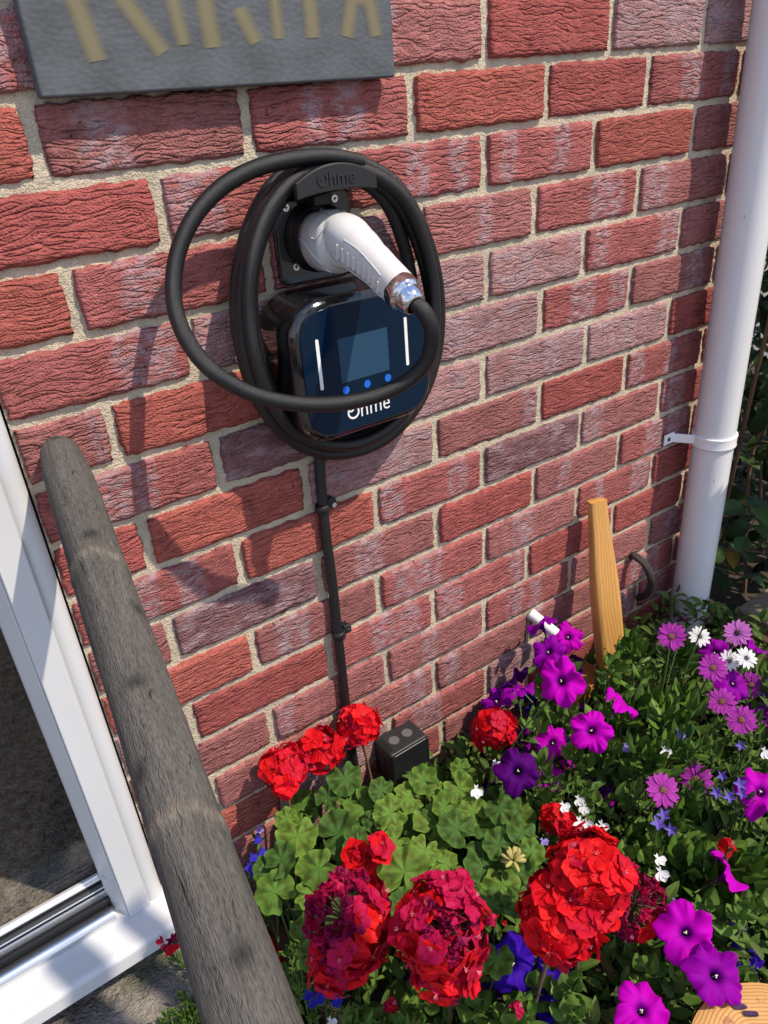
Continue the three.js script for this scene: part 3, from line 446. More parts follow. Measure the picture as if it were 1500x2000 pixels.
{
  const p = onY(1532, 2096, -1.035);
  const t = thing('log_post', 'thick round pine log with growth rings on its sawn top, at the planter front', 'log', [p.x, p.y, p.z]);
  const ringTex = dataTex(1024, 1024, (u, v) => { const x = u - 0.50, y = v - 0.46, a = Math.atan2(y, x), r = Math.hypot(x, y) * (1 + 0.05 * noise(Math.cos(a) * 2, Math.sin(a) * 2)), f = (r * 46 + 0.12 * noise(r * 9, Math.cos(a) * 2)) % 1; const l = sstep(0.45, 0.93, f) * sstep(1.0, 0.94, f); const k = 1 - 0.30 * l + 0.06 * noise(u * 300, v * 300) + 0.05 * noise(u * 80, v * 80) - 0.5 * sstep(0.012, 0.0, Math.abs(noise(a * 2.5 + 1, 3.3))) * sstep(0.05, 0.4, r) * 0.5; const st = sstep(0.30, 0.5, fbm(u * 9 + 2, v * 9, 3)) * 0.45; return [k * (1 - st * 0.75), k * mix(1, 0.8, l) * (1 - st), k * mix(1, 0.6, l) * (1 - st * 0.7)]; }, false);
  const R = 0.098;
  part('sawn_top', surf(64, 10, (u, v) => { const a = u * 6.2832, r = R * v * (1 + 0.015 * Math.sin(a * 3)); return V(r * Math.cos(a), 0.001 * noise(r * 60, a) - 0.004 * Math.pow(v, 12), -r * Math.sin(a)); }, null, (u, v, q) => [0.5 + q.x / (2.1 * R), 0.5 + q.z / (2.1 * R)]), std([0.56, 0.31, 0.105], 0.6, { map: ringTex, bumpMap: ringTex, bumpScale: 0.0008 }), t);
  part('trunk', surf(64, 8, (u, v) => { const a = u * 6.2832, r = R * (1 + 0.015 * Math.sin(a * 3)) * (v < 0.01 ? 0.997 : 1.003); return V(r * Math.cos(a), -0.004 - v * 0.32, r * Math.sin(a)); }, null, (u, v) => [u * 2, v]), std([0.40, 0.19, 0.06], 0.6, { map: pineMap }), t);
  const db = std([0.05, 0.012, 0.06], 0.8);
  for (const [x, y] of [[1408, 1955], [1440, 1972], [1462, 1986]]) { const q = onY(x, y, -1.0335).sub(p); part('fallen_petal', surf(6, 5, (u, v) => V((u - 0.5) * 0.017 * (1 - (2 * v - 1) ** 2 * 0.7) * (0.6 + 0.6 * noise(v * 5 + x, u * 3)) + 0.010 * v, 0.0006 + 0.003 * Math.abs(noise(u * 4 + x, v * 4)), (v - 0.5) * 0.012 + 0.004 * noise(u * 4, x)), null).translate(q.x, q.y, q.z), db, t); }
}

// ------------------------------------------------------------------ petals, leaves and flowers
const leafMat = (rgb, o = {}) => std(rgb, 0.68, { vertexColors: true, transmission: 0.22, thickness: 0, specularIntensity: 0.3, ...o });
const petalMat = (rgb, o = {}) => std(rgb, 0.62, { vertexColors: true, transmission: 0.30, thickness: 0, specularIntensity: 0.25, ...o });
function petal(L, W, { cup = 0.15, curl = 0, ruf = 0.06, point = 0, s = 0, nu = 4, nv = 6, vein = null, base = 1 } = {}) {
  return surf(nu, nv, (u, v) => {
    const k = u * 2 - 1, t = v; let w = t < 0.58 ? mix(0.22, 1, sstep(-0.08, 0.58, t)) : Math.sqrt(Math.max(0, 1 - ((t - 0.58) / 0.43) ** 2));
    if (point) w = mix(w, Math.sin(Math.PI * Math.pow(t, 0.8)) * 0.98 + 0.02, point);
    const x = k * W / 2 * w, y = L * t;
    return V(x, y * (1 - 0.06 * k * k), cup * W * k * k * w - curl * L * t * t + ruf * W * noise(k * 1.7 + s * 3.1, t * 2.6 + s));
  }, vein || (() => [1, 1, 1]));
}
const place = (g, rx, rz, sc = 1, pz = 0) => g.clone().scale(sc, sc, sc).rotateX(rx).rotateZ(rz).translate(0, 0, pz);
const tint = (g, f) => { const p = g.attributes.position, c = new Float32Array(p.count * 3); for (let i = 0; i < p.count; i++) c.set(f(p.getX(i), p.getY(i), p.getZ(i)), i * 3); g.setAttribute('color', new THREE.BufferAttribute(c, 3)); return g; };
const mergeC = (a) => mergeGeometries(a.map((g) => { const q = g.index ? g.toNonIndexed() : g; q.deleteAttribute('uv'); return q.attributes.color ? q : tint(q, () => [1, 1, 1]); }));
// turn an object whose face looks along +z so that it looks along n, spun by roll
function face(o, n, roll = 0) { o.quaternion.setFromUnitVectors(V(0, 0, 1), n.clone().normalize()).multiply(new THREE.Quaternion().setFromAxisAngle(V(0, 0, 1), roll)); return o; }
const toCam = (p) => CAM.clone().sub(p).normalize();
function sized(x, y, w, D, zmin = 0.045) { let d = D / w * FPX; const wp = onZ(x, y, zmin), dw = wp.clone().sub(CAM).length() / ray(x, y).length(); d = Math.min(d, dw); const p = atD(x, y, d); return p; }
const onBed = (x, y, h, zmin = 0.04) => { const a = onY(x, y, h); if (a.z >= zmin) return a; return onZ(x, y, zmin); };
const stemMat = std([0.085, 0.13, 0.035], 0.7), stemRed = std([0.16, 0.085, 0.05], 0.7);
function stem(parent, top, root, r, mat, bend = 0.12) {
  const m = top.clone().lerp(root, 0.5).add(V(rr(-1, 1), rr(-0.2, 0.4), rr(-1, 1)).multiplyScalar(bend * top.distanceTo(root)));
  return part('stem', tube([top, m, root], r, 14, 6), mat, parent);
}

// --- red pelargoniums
const redM = petalMat([0.70, 0.0035, 0.013]), reds = [redM, redM, petalMat([0.60, 0.003, 0.022]), petalMat([0.50, 0.003, 0.034]), petalMat([0.74, 0.006, 0.009])], crimM = petalMat([0.50, 0.004, 0.068]), darkM = petalMat([0.27, 0.006, 0.060], { transmission: 0.15 });
const pv = (u, v) => { const k = 0.86 + 0.14 * Math.abs(Math.cos((u - 0.5) * 16)) * v; return [k, k, k]; };
const floretGeo = (wilt, s) => {
  const a = []; for (let i = 0; i < 5; i++) {
    const q = i * 1.2566 + rr(-0.16, 0.16);
    a.push(wilt ? place(petal(rr(0.012, 0.017), rr(0.006, 0.010), { cup: rr(0.3, 0.9), curl: rr(-0.6, 0.2), ruf: 0.5, s: s * 7 + i, nu: 4, nv: 6, vein: pv }), rr(0.2, 1.25), q)
      : place(petal(rr(0.0195, 0.0225), rr(0.0185, 0.0215), { cup: rr(0.0, 0.14), curl: rr(-0.15, 0.16), ruf: 0.10, s: s * 7 + i, nu: 6, nv: 8, vein: pv }), rr(0.0, 0.20), q, 1, -0.0006 * i));
  }
  return mergeC(a);
};
const FL = [0, 1, 2, 3, 4, 5].map((s) => floretGeo(false, s)), FW = [0, 1, 2, 3, 4].map((s) => floretGeo(true, s + 20));
const anther = mergeC([0, 1, 2, 3, 4].map((i) => new THREE.CylinderGeometry(0.00035, 0.0002, 0.006, 5).translate(0, 0.003, 0).rotateX(1.57 - 0.35).rotateZ(i * 1.3)));
tint(anther, () => [1, 1, 1]); const antherM = std([0.75, 0.22, 0.28], 0.6, { vertexColors: true });
function umbel(plant, p, R, n, opt = {}) {          // a head of florets round its centre
  const g = new THREE.Group(); g.name = 'flower_head'; g.position.copy(p); plant.add(g);
  const ax = (opt.axis || toCam(p).multiplyScalar(0.6).add(V(0, 0.8, 0.1))).normalize();
  for (let i = 0; i < n; i++) {
    const z = 1 - (i + 0.5) / n * (opt.cover ?? 1.45), a = i * 2.39996 + rr(-0.2, 0.2), s = Math.sqrt(Math.max(0, 1 - z * z));
    const d = V(s * Math.cos(a), s * Math.sin(a), z).applyQuaternion(new THREE.Quaternion().setFromUnitVectors(V(0, 0, 1), ax));
    let k = opt.wilt ? opt.wilt(d) : 0; k += rr(-0.26, 0.26);
    const dead = k > 0.62, crim = k > 0.34;
    const m = part('floret', dead ? pick(FW) : pick(FL), dead ? (rnd() < 0.55 ? darkM : crimM) : crim ? crimM : pick(reds), g);
    const rad = R * (dead ? rr(0.66, 0.95) : i % 4 === 3 ? rr(0.60, 0.78) : rr(0.80, 1.06)); m.position.copy(d).multiplyScalar(Math.max(0.001, rad)); m.position.y *= opt.tall || 1;
    face(m, d.clone().add(V(rr(-0.32, 0.32), rr(-0.32, 0.32), rr(-0.32, 0.32)).multiplyScalar(dead ? 2.5 : 1)), rr(0, 6.28)); m.scale.setScalar((opt.size || 1) * rr(0.86, 1.08) * (crim && !dead ? 0.86 : 1));
    if (!dead && i % 3 === 0) { const an = part('stamen', anther, antherM, g); an.position.copy(m.position).addScaledVector(d, 0.001); an.quaternion.copy(m.quaternion); }
  }
  if (n > 5) part('pedicels', merge(g.children.filter((m) => m.name === 'floret').map((m) => tube([V(0, 0, 0), m.position.clone().multiplyScalar(0.55).add(V(0, 0.002, 0)), m.position.clone()], 0.0008, 5, 5))), stemRed, g);
  if (opt.root !== null) stem(plant, p.clone().addScaledVector(ax, -R * 0.3), opt.root || V(p.x + rr(-0.03, 0.03), SOIL, Math.max(0.07, p.z - 0.03)), 0.0022, stemRed, 0.06);
  return g;
}
const gerLeaf = [0, 1, 2, 3, 4].map((s) => surf(56, 8, (u, v) => {
  const th = (u - 0.5) * 2 * Math.PI * 0.97, r0 = 0.033 * (0.86 + 0.15 * Math.pow(Math.abs(Math.cos(3.5 * th)), 0.8) + 0.026 * Math.cos(th * 28) + 0.05 * noise(th * 1.3 + s * 9, s)) * (1 - 0.50 * sstep(2.55, 3.1, Math.abs(th)));
  const r = r0 * v; const fold = 0.0052 * Math.cos(7 * th + s) * v * v + 0.004 * noise(th * 1.1 + s * 5, v * 1.5) * v;
  return V(r * Math.sin(th), r * Math.cos(th) , 0.10 * r * r / 0.033 * (s % 2 ? 1.6 : -0.6) + fold);
}, (u, v) => {
  const th = (u - 0.5) * 2 * Math.PI * 0.97, vein = Math.pow(Math.abs(Math.cos(3.5 * th)), 26) * 0.55 * (1 - v * 0.6), zone = Math.exp(-(((v - 0.62 - 0.05 * Math.cos(7 * th)) / 0.13) ** 2)) * 0.50, net = 0.12 * noise(th * 9 + s, v * 12), rim = sstep(0.88, 1, v) * 0.55;
  const k = 1 + net - zone; return [k * (1 + zone * 0.9) + vein * 0.9 + rim * 0.8, k + vein * 0.75 + rim * 0.5, k + vein * 0.5 + rim * 0.2];
}));
const gerM = [leafMat([0.078, 0.165, 0.022]), leafMat([0.105, 0.200, 0.028]), leafMat([0.050, 0.118, 0.020])];
function gLeaf(plant, x, y, w, h = -1.0, deep = 0) {
  const p = onBed(x, y, h - deep + rr(-0.02, 0.015)), D = clamp(w / FPX * p.distanceTo(CAM), 0.034, 0.075);
  const m = part('leaf', pick(gerLeaf), pick(gerM), plant); m.position.copy(p); m.scale.setScalar(D / 0.066);
  face(m, V(rr(-0.6, 0.6), 0.75, rr(-0.15, 0.6)).addScaledVector(toCam(p), 0.55), rr(0, 6.28));
  part('leaf_stalk', tube([p.clone(), p.clone().add(V(rr(-0.01, 0.01), -0.04, -0.005)), V(p.x + rr(-0.03, 0.03), SOIL, Math.max(0.06, p.z - rr(0, 0.05)))], 0.0016, 8, 5), stemMat, plant);
}
const gerA = thing('geranium_plant', 'left geranium with three red heads by the wall and two darkening crimson heads in front', 'geranium');
const gerB = thing('geranium_plant', 'right geranium with a big double scarlet head and a withered dark head beside it', 'geranium');
for (const [x, y, w] of [[673, 1520, 66], [580, 1633, 78], [660, 1630, 86], [623, 1697, 72], [537, 1743, 74], [550, 1680, 66], [710, 1578, 80], [763, 1588, 66], [800, 1558, 62], [790, 1703, 94], [773, 1643, 56], [607, 1867, 50], [590, 1817, 48], [600, 1747, 48], [727, 1603, 42], [682, 1565, 46], [867, 1687, 60], [850, 1615, 86], [640, 1560, 50], [700, 1645, 60], [830, 1660, 60], [520, 1700, 50], [745, 1545, 52], [560, 1600, 44], [900, 1500, 40], [912, 1722, 68], [815, 1610, 60]]) gLeaf(gerA, x, y, w);
for (const [x, y, w] of [[827, 1523, 56], [897, 1540, 62], [892, 1617, 76], [943, 1643, 84], [943, 1690, 70], [967, 1607, 62], [977, 1580, 56], [980, 1730, 68], [970, 1873, 60], [1020, 1627, 62], [975, 1650, 60], [1038, 1664, 50], [998, 1576, 52], [870, 1575, 56], [925, 1585, 56], [1010, 1700, 56], [960, 1770, 60], [1010, 1760, 56], [855, 1545, 44]]) gLeaf(gerB, x, y, w);
for (let i = 0; i < 34; i++) gLeaf(i % 2 ? gerA : gerB, rr(540, 1030), rr(1560, 1800), rr(50, 70), -1.0, rr(0.025, 0.08));
const H = (x, y, w, D) => sized(x, y, w, D);
umbel(gerA, H(556, 1500, 100, 0.082), 0.030, 20, { size: 0.95 }); umbel(gerA, H(556, 1538, 62, 0.046), 0.006, 3, { cover: 0.5, size: 0.95, root: null });
umbel(gerA, H(628, 1466, 100, 0.082), 0.031, 22, { size: 0.95 }); umbel(gerA, H(598, 1482, 60, 0.048), 0.012, 5, { cover: 0.8, size: 0.85, root: null });
umbel(gerA, H(700, 1416, 88, 0.078), 0.032, 24, { size: 0.92 });
umbel(gerA, H(742, 1655, 60, 0.042), 0.006, 3, { cover: 0.45, size: 1.0, root: null }); umbel(gerA, H(706, 1676, 70, 0.050), 0.016, 7, { cover: 0.9 });
umbel(gerA, H(735, 1735, 62, 0.045), 0.010, 4, { cover: 0.8, root: null });
const fW = (c) => (d) => { const v = toCam(c), r = V().crossVectors(V(0, 1, 0), v).normalize(), u = V().crossVectors(v, r); return 0.72 + 0.55 * d.dot(u) - 0.42 * d.dot(r); };
{ const p = H(683, 1800, 165, 0.098), k = fW(p); umbel(gerA, p, 0.048, 84, { wilt: k, cover: 1.5, tall: 1.15 }); const p2 = H(660, 1880, 150, 0.09); umbel(gerA, p2, 0.032, 24, { cover: 1.0, root: null, wilt: () => 0.36 }); }
{ const p = H(862, 1815, 180, 0.102), v = toCam(p); umbel(gerA, p, 0.050, 84, { cover: 1.5, tall: 1.1, wilt: (d) => { const r = V().crossVectors(V(0, 1, 0), v).normalize(); return 0.30 + 0.75 * sstep(0.72, 0.98, d.clone().dot(v.clone().addScaledVector(r, 0.08).normalize())) + 0.25 * d.dot(r); } }); umbel(gerA, H(870, 1895, 150, 0.085), 0.032, 22, { cover: 1.0, root: null, wilt: () => 0.2 }); umbel(gerA, H(800, 1815, 80, 0.05), 0.012, 4, { cover: 0.5, root: null, size: 1.25 }); }
umbel(gerA, H(958, 1800, 60, 0.046), 0.014, 6, { cover: 0.9, size: 0.8 });
umbel(gerA, H(556, 1855, 80, 0.066), 0.026, 18, {}); umbel(gerA, H(572, 1915, 80, 0.066), 0.024, 14, {}); for (const [x, y] of [[330, 1845], [322, 1958]]) umbel(gerA, onZ(x, y, 0.10), 0.009, 5, { cover: 1.6, size: 0.62, wilt: () => 0.55, root: null });
umbel(gerB, H(964, 1424, 98, 0.086), 0.034, 28, { size: 0.98 });
umbel(gerB, H(1085, 1600, 72, 0.056), 0.022, 14, { size: 0.86 });
{ const c = (x, y) => H(x, y, 205, 0.118); umbel(gerB, c(1150, 1700), 0.041, 64, { cover: 1.4, size: 0.94 }); umbel(gerB, c(1098, 1790), 0.044, 74, { cover: 1.5, size: 0.98, tall: 1.05 }); umbel(gerB, c(1155, 1775), 0.030, 22, { cover: 1.0, root: null, size: 0.95 }); }
{ const p = H(1240, 1765, 135, 0.092); umbel(gerB, p, 0.042, 66, { cover: 1.5, size: 0.85, wilt: (d) => 0.92 - 0.5 * sstep(0.3, 0.9, -d.dot(V(0.4, 0.3, -0.7))) }); }
umbel(gerB, onBed(1420, 1655, -1.0), 0.008, 5, { cover: 1.4, size: 0.55 }); for (const [x, y] of [[762, 1968], [1007, 1972]]) umbel(gerA, onBed(x, y, -1.03), 0.006, 4, { cover: 1.2, size: 0.45, root: null, wilt: () => 0.5 });
{ // pale unopened bud cluster
  const p = onBed(1002, 1680, -0.985), g = new THREE.Group(); g.name = 'bud_cluster'; g.position.copy(p); gerB.add(g);
  const bm = std([0.34, 0.30, 0.09], 0.6); for (let i = 0; i < 14; i++) { const m = part('bud', new THREE.SphereGeometry(0.0032, 8, 6).scale(1, 2.6, 1).translate(0, 0.010, 0), bm, g); m.quaternion.setFromUnitVectors(V(0, 1, 0), V(rr(-1, 1), rr(-0.2, 1), rr(-1, 1)).normalize()); }
}

// --- petunias
const petuniaGeo = [0, 1, 2, 3, 4, 5, 6].map((s) => surf(80, 12, (u, v) => {
  const th = u * Math.PI * 2, prof = [[0.0022, -0.030], [0.0030, -0.018], [0.0042, -0.009], [0.0068, -0.0035], [0.0105, -0.0008], [0.015, 0.0008], [0.0195, 0.0016], [0.024, 0.0018], [0.0275, 0.0012], [0.0305, 0.0002], [0.033, -0.0012], [0.0345, -0.0028], [0.0352, -0.0044]];
  const [r0, z0] = prof[Math.round(v * 12)], k = sstep(0.012, 0.035, r0), lobe = 1 + k * (0.055 * Math.cos(5 * th + s) - 0.13 * Math.pow(Math.abs(Math.sin(2.5 * th + s * 0.5)), 30) + 0.10 * noise(Math.cos(th) * 1.6 + s * 4, Math.sin(th) * 1.6) + 0.075 * noise(Math.cos(th) * 5 + s, Math.sin(th) * 5));
  const r = r0 * lobe; return V(r * Math.cos(th), r * Math.sin(th), z0 + k * (0.0026 * Math.sin(5 * th + s * 1.3) * k + 0.0150 * noise(Math.cos(th) * 1.5 + s * 7, Math.sin(th) * 1.5 + s) + 0.0062 * k * noise(Math.cos(th) * 4.5 + 4, Math.sin(th) * 4.5 + s * 3) + 0.0012 * Math.cos(20 * th + 3 * noise(th * 2, s)) * k) - 0.0030 * k * Math.pow(Math.abs(Math.cos(2.5 * th + s * 0.5)), 12));
}, (u, v) => { const th = u * 6.2832, star = Math.pow(Math.abs(Math.cos(2.5 * th + s * 0.5 + 1.57)), 10), fine = Math.pow(0.5 + 0.5 * Math.cos(25 * th + 2 * noise(th * 2, 3 + s)), 3), core = sstep(0.40, 0.20, v); const d = clamp(core * 0.72 + 0.16 * star * sstep(1, 0.3, v) + 0.16 * fine * sstep(1, 0.4, v)); return [1 - d * 0.88, 1 - d, 1 - d * 0.70]; }));
const petCol = { M: petalMat([0.52, 0.001, 0.46], { specularIntensity: 0.08 }), V: petalMat([0.27, 0.001, 0.32], { specularIntensity: 0.08 }), D: petalMat([0.075, 0.001, 0.135], { specularIntensity: 0.08 }), B: petalMat([0.045, 0.006, 0.36], { specularIntensity: 0.1 }) };
const stamG = mergeC([new THREE.SphereGeometry(0.0013, 8, 6).translate(0, 0, 0.001), new THREE.SphereGeometry(0.0010, 8, 6).translate(0.0018, 0.0006, 0), new THREE.SphereGeometry(0.0010, 8, 6).translate(-0.001, 0.0016, 0), new THREE.CylinderGeometry(0.0006, 0.0006, 0.010, 6).rotateX(Math.PI / 2).translate(0, 0, -0.005)]);
const stamM = std([0.62, 0.60, 0.42], 0.6), calyxM = std([0.10, 0.16, 0.045], 0.7);
const calyxG = mergeC([0, 1, 2, 3, 4].map((i) => place(petal(0.016, 0.005, { point: 0.8, cup: 0.2, nu: 2, nv: 4 }), 1.25, i * 1.257, 1, -0.036)).concat(new THREE.CylinderGeometry(0.0013, 0.0013, 0.03, 6).rotateX(Math.PI / 2).translate(0, 0, -0.05)));
calyxG.deleteAttribute('color');
function petunia(plant, x, y, w, c, o = {}) {       // o.dir: world direction it looks, default toward viewer and sun; o.squash: half closed
  const D = o.D || 0.066, p = sized(x, y, w, D, 0.05); if (p.y < -1.13) p.copy(onY(x, y, -1.13));
  const sc = D / 0.068, m = part('flower', pick(petuniaGeo), petCol[c], plant); m.position.copy(p);
  const n = o.dir ? V(...o.dir) : toCam(p).multiplyScalar(0.8).add(V(rr(-0.45, 0.45), 0.25 + rr(-0.2, 0.3), rr(-0.1, 0.35)));
  face(m, n, rr(0, 6.28)); m.scale.set(sc * rr(0.84, 1.06) * (o.squash || 1), sc * rr(0.90, 1.08), sc * (o.deep || rr(0.8, 1.3)));
  part('stamen', stamG, stamM, m).position.set(0, 0, -0.003); part('calyx', calyxG, calyxM, m);
  if (o.stem !== false) stem(plant, p.clone().addScaledVector(n.normalize(), -0.05 * sc), V(p.x + rr(-0.05, 0.03), SOIL, Math.max(0.07, p.z - rr(0.02, 0.09))), 0.0013, stemMat, 0.1);
}
const petA = thing('petunia_plant', 'magenta petunia at the foot of the wall just left of the timber stake', 'petunia');
for (const [x, y, w, c, o] of [[1110, 1243, 62, 'M', {}], [1056, 1217, 52, 'V', { dir: [0.1, 0.75, -0.75], squash: 0.8 }], [1070, 1272, 62, 'V', { dir: [-0.5, 0.85, 0.05], D: 0.058 }], [1096, 1330, 88, 'M', {}], [1142, 1368, 60, 'V', { dir: [0.6, 0.2, 0.7] }], [1012, 1345, 66, 'V', { dir: [0.3, 0.9, -0.5], D: 0.06 }], [968, 1368, 64, 'V', { dir: [-0.3, 0.9, -0.2] }], [1002, 1330, 46, 'D', { dir: [0, 0.3, -0.9] }], [1155, 1427, 82, 'M', {}], [1080, 1452, 72, 'M', { D: 0.062, squash: 0.82 }], [1070, 1526, 64, 'M', { D: 0.054 }], [1012, 1505, 86, 'D', { D: 0.066 }], [1216, 1372, 70, 'M', { dir: [0.75, 0.75, 0.12], D: 0.058 }], [1172, 1545, 70, 'V', { D: 0.059 }], [1255, 1500, 58, 'V', { dir: [0.5, 0.5, 0.6], D: 0.050 }], [1028, 1412, 50, 'M', { D: 0.05 }], [962, 1560, 52, 'D', {}], [1030, 1372, 40, 'B', { D: 0.05 }], [1118, 1300, 40, 'D', { dir: [-0.6, 0.3, 0], D: 0.045 }], [1045, 1484, 60, 'V', {}], [990, 1540, 62, 'V', {}], [1030, 1440, 52, 'V', { D: 0.056 }], [1120, 1500, 46, 'M', { D: 0.05, dir: [0.4, 0.6, 0.2] }]]) petunia(petA, x, y, w, c, o);
const petC = thing('petunia_plant', 'magenta petunia spilling over the planter front by the sawn log', 'petunia');
for (const [x, y, w, c, o] of [[1340, 1822, 104, 'M', {}], [1400, 1905, 108, 'V', {}], [1255, 1972, 108, 'M', {}], [1424, 1706, 92, 'M', { dir: [0.85, 0.35, 0.32] }], [1420, 1720, 60, 'M', { D: 0.05, dir: [0.3, 0.1, 0.9] }]]) petunia(petC, x, y, w, c, o);
const petB = thing('petunia_plant', 'deep violet blue petunia below the big scarlet geranium head', 'petunia');
for (const [x, y, w, c, o] of [[1078, 1932, 108, 'B', { D: 0.072 }], [1003, 1882, 100, 'B', {}], [960, 1905, 80, 'B', {}], [1040, 1860, 80, 'B', {}], [1455, 1850, 76, 'B', { dir: [0.5, 0.7, 0.3], squash: 0.7, deep: 3 }], [1300, 1742, 40, 'B', { D: 0.04 }]]) petunia(petB, x, y, w, c, o);
const petR = thing('petunia_plant', 'bright magenta petunia among the daisies at the right edge of the bed', 'petunia');
for (const [x, y, w, c, o] of [[1297, 1572, 74, 'M', { D: 0.064 }], [1486, 1545, 92, 'M', { D: 0.07 }], [1432, 1335, 62, 'V', { D: 0.056 }], [1395, 1275, 56, 'V', { D: 0.055 }], [1478, 1268, 64, 'V', { dir: [0.8, 0.5, 0.1] }], [1480, 1342, 54, 'B', {}], [1494, 1400, 60, 'V', {}], [1446, 1352, 50, 'M', { D: 0.05 }]]) petunia(petR, x, y, w, c, o);

// --- African daisies
const dPetal = (s) => petal(0.0225, 0.0086, { cup: 0.10, curl: 0.10, ruf: 0.10, point: 0.1, s, nu: 4, nv: 7, vein: (u, v) => { const l = Math.exp(-(((u - 0.5) / 0.10) ** 2)) * 0.40 + Math.exp(-(((Math.abs(u - 0.5) - 0.32) / 0.05) ** 2)) * 0.28, k = 1 - l * (0.4 + 0.6 * (1 - v)) - 0.35 * sstep(0.3, 0.0, v); return [k, k, k]; } });
const DP = [0, 1, 2, 3].map(dPetal);
const discG = new THREE.SphereGeometry(0.0052, 16, 8, 0, 6.2832, 0, 1.57).rotateX(Math.PI / 2).scale(1, 1, 0.6);
const dotG = mergeC(Array.from({ length: 26 }, (_, i) => { const a = i * 2.4, r = 0.0050 * Math.sqrt((i + 0.5) / 26); return new THREE.SphereGeometry(0.00062, 5, 4).translate(r * Math.cos(a), r * Math.sin(a), 0.0032 * Math.sqrt(Math.max(0, 1 - (r / 0.0056) ** 2)) + 0.0005); }));
const daisyCol = { P: petalMat([0.42, 0.035, 0.38]), L: petalMat([0.60, 0.17, 0.56]), W: petalMat([0.80, 0.79, 0.80]), D: petalMat([0.035, 0.012, 0.03]) };
const discDark = std([0.035, 0.012, 0.035], 0.8), discBlue = std([0.05, 0.05, 0.085], 0.8), dotOr = std([0.50, 0.24, 0.06], 0.7), dotGr = std([0.16, 0.15, 0.19], 0.7);
function daisy(plant, x, y, w, c, o = {}) {
  const D = c === 'W' ? 0.042 : y > 1500 ? 0.054 : 0.052, p = sized(x, y, w, D, 0.06), g = new THREE.Group(); g.name = 'flower_head'; g.position.copy(p); plant.add(g);
  const n = o.dir ? V(...o.dir) : toCam(p).multiplyScalar(0.75).add(V(rr(-0.3, 0.3), 0.35, rr(-0.1, 0.35)));
  const N = c === 'W' ? 13 : 16; face(g, n, rr(0, 6)); g.scale.setScalar(D / 0.055);
  for (let i = 0; i < N; i++) { const m = part('petal', pick(DP), daisyCol[c], g); m.rotation.order = 'ZXY'; m.rotation.set(rr(-0.05, 0.24), rr(-0.12, 0.12), i / N * 6.2832 + rr(-0.06, 0.06)); m.position.set(-0.0045 * Math.sin(m.rotation.z), 0.0045 * Math.cos(m.rotation.z), rr(-0.0006, 0.0006)); m.scale.setScalar(rr(0.9, 1.06)); }
  part('disc', discG, c === 'W' ? discBlue : discDark, g); part('florets', dotG, c === 'W' ? dotGr : c === 'L' ? discDark : dotOr, g);
  stem(plant, p.clone().addScaledVector(n.normalize(), -0.003), V(p.x + rr(-0.05, 0.02), SOIL, Math.max(0.08, p.z - rr(0.02, 0.08))), 0.0015, stemMat, 0.08);
}
const dai = thing('daisy_plant', 'African daisy with purple and lilac heads and glossy leaves beside the downpipe', 'daisy');
for (const [x, y, w, c] of [[1312, 1243, 60, 'P'], [1440, 1236, 56, 'L'], [1393, 1304, 60, 'P'], [1410, 1370, 60, 'P'], [1448, 1406, 62, 'P'], [1468, 1338, 54, 'P'], [1295, 1543, 70, 'P'], [1360, 1521, 66, 'P'], [1500, 1312, 46, 'P']]) daisy(dai, x, y, w, c);
for (const [x, y, w] of [[1378, 1212, 34], [1338, 1212, 34], [1245, 1224, 18], [1385, 1443, 30], [1500, 1288, 30]]) { const p = sized(x, y, w, 0.03, 0.06), g = new THREE.Group(); g.name = 'withered_head'; g.position.copy(p); dai.add(g); for (let i = 0; i < 14; i++) { const m = part('petal', pick(DP), daisyCol.D, g); m.quaternion.setFromUnitVectors(V(0, 1, 0), V(rr(-1, 1), rr(-0.3, 1), rr(-0.6, 1)).normalize()); m.scale.set(0.55, rr(0.5, 0.8), 0.55); } stem(dai, p, V(p.x, SOIL, p.z), 0.0014, stemMat); }
const daw = thing('daisy_plant', 'African daisy with three pure white heads behind the purple ones', 'daisy');
for (const [x, y, w] of [[1367, 1243, 45], [1424, 1291, 46], [1458, 1285, 47]]) daisy(daw, x, y, w, 'W');

// --- lobelia and bellflowers
const lobG = mergeC([[-0.75, 1], [0, 1.1], [0.75, 1]].map(([a, k]) => place(petal(0.0095 * k, 0.0072, { ruf: 0.1, nu: 3, nv: 5 }), 0.1, Math.PI + a)).concat([-0.4, 0.4].map((a) => place(petal(0.0055, 0.0022, { point: 0.6, nu: 2, nv: 3 }), 0.3, a)), [tint(new THREE.CylinderGeometry(0.001, 0.0014, 0.008, 6).rotateX(Math.PI / 2).translate(0, 0, -0.004), () => [0.8, 0.8, 0.8])]));
const starG = mergeC([0, 1, 2, 3, 4].map((i) => place(petal(0.0125, 0.0058, { point: 0.85, cup: 0.25, nu: 3, nv: 5 }), 0.45, i * 1.2566)).concat([tint(new THREE.CylinderGeometry(0.003, 0.0015, 0.009, 8).rotateX(Math.PI / 2).translate(0, 0, -0.004), () => [0.8, 0.8, 0.8])]));
const lobW = petalMat([0.80, 0.80, 0.80]), lobB = petalMat([0.030, 0.022, 0.42]), lobL = petalMat([0.30, 0.22, 0.58]), starM = petalMat([0.17, 0.115, 0.50]);
function small(plant, geo, mat, x, y, h, sc = 1, zmin = 0.05) { const p = onBed(x, y, h, zmin), m = part('flower', geo, mat, plant); m.position.copy(p); face(m, toCam(p).add(V(rr(-0.5, 0.5), rr(-0.1, 0.5), rr(-0.4, 0.4))), rr(-0.4, 0.4)); m.scale.setScalar(sc * rr(0.9, 1.1)); stem(plant, p.clone().add(V(0, -0.004, -0.004)), V(p.x + rr(-0.03, 0.03), Math.min(p.y - 0.04, -1.12), Math.max(0.05, p.z - 0.02)), 0.0007, stemMat); }
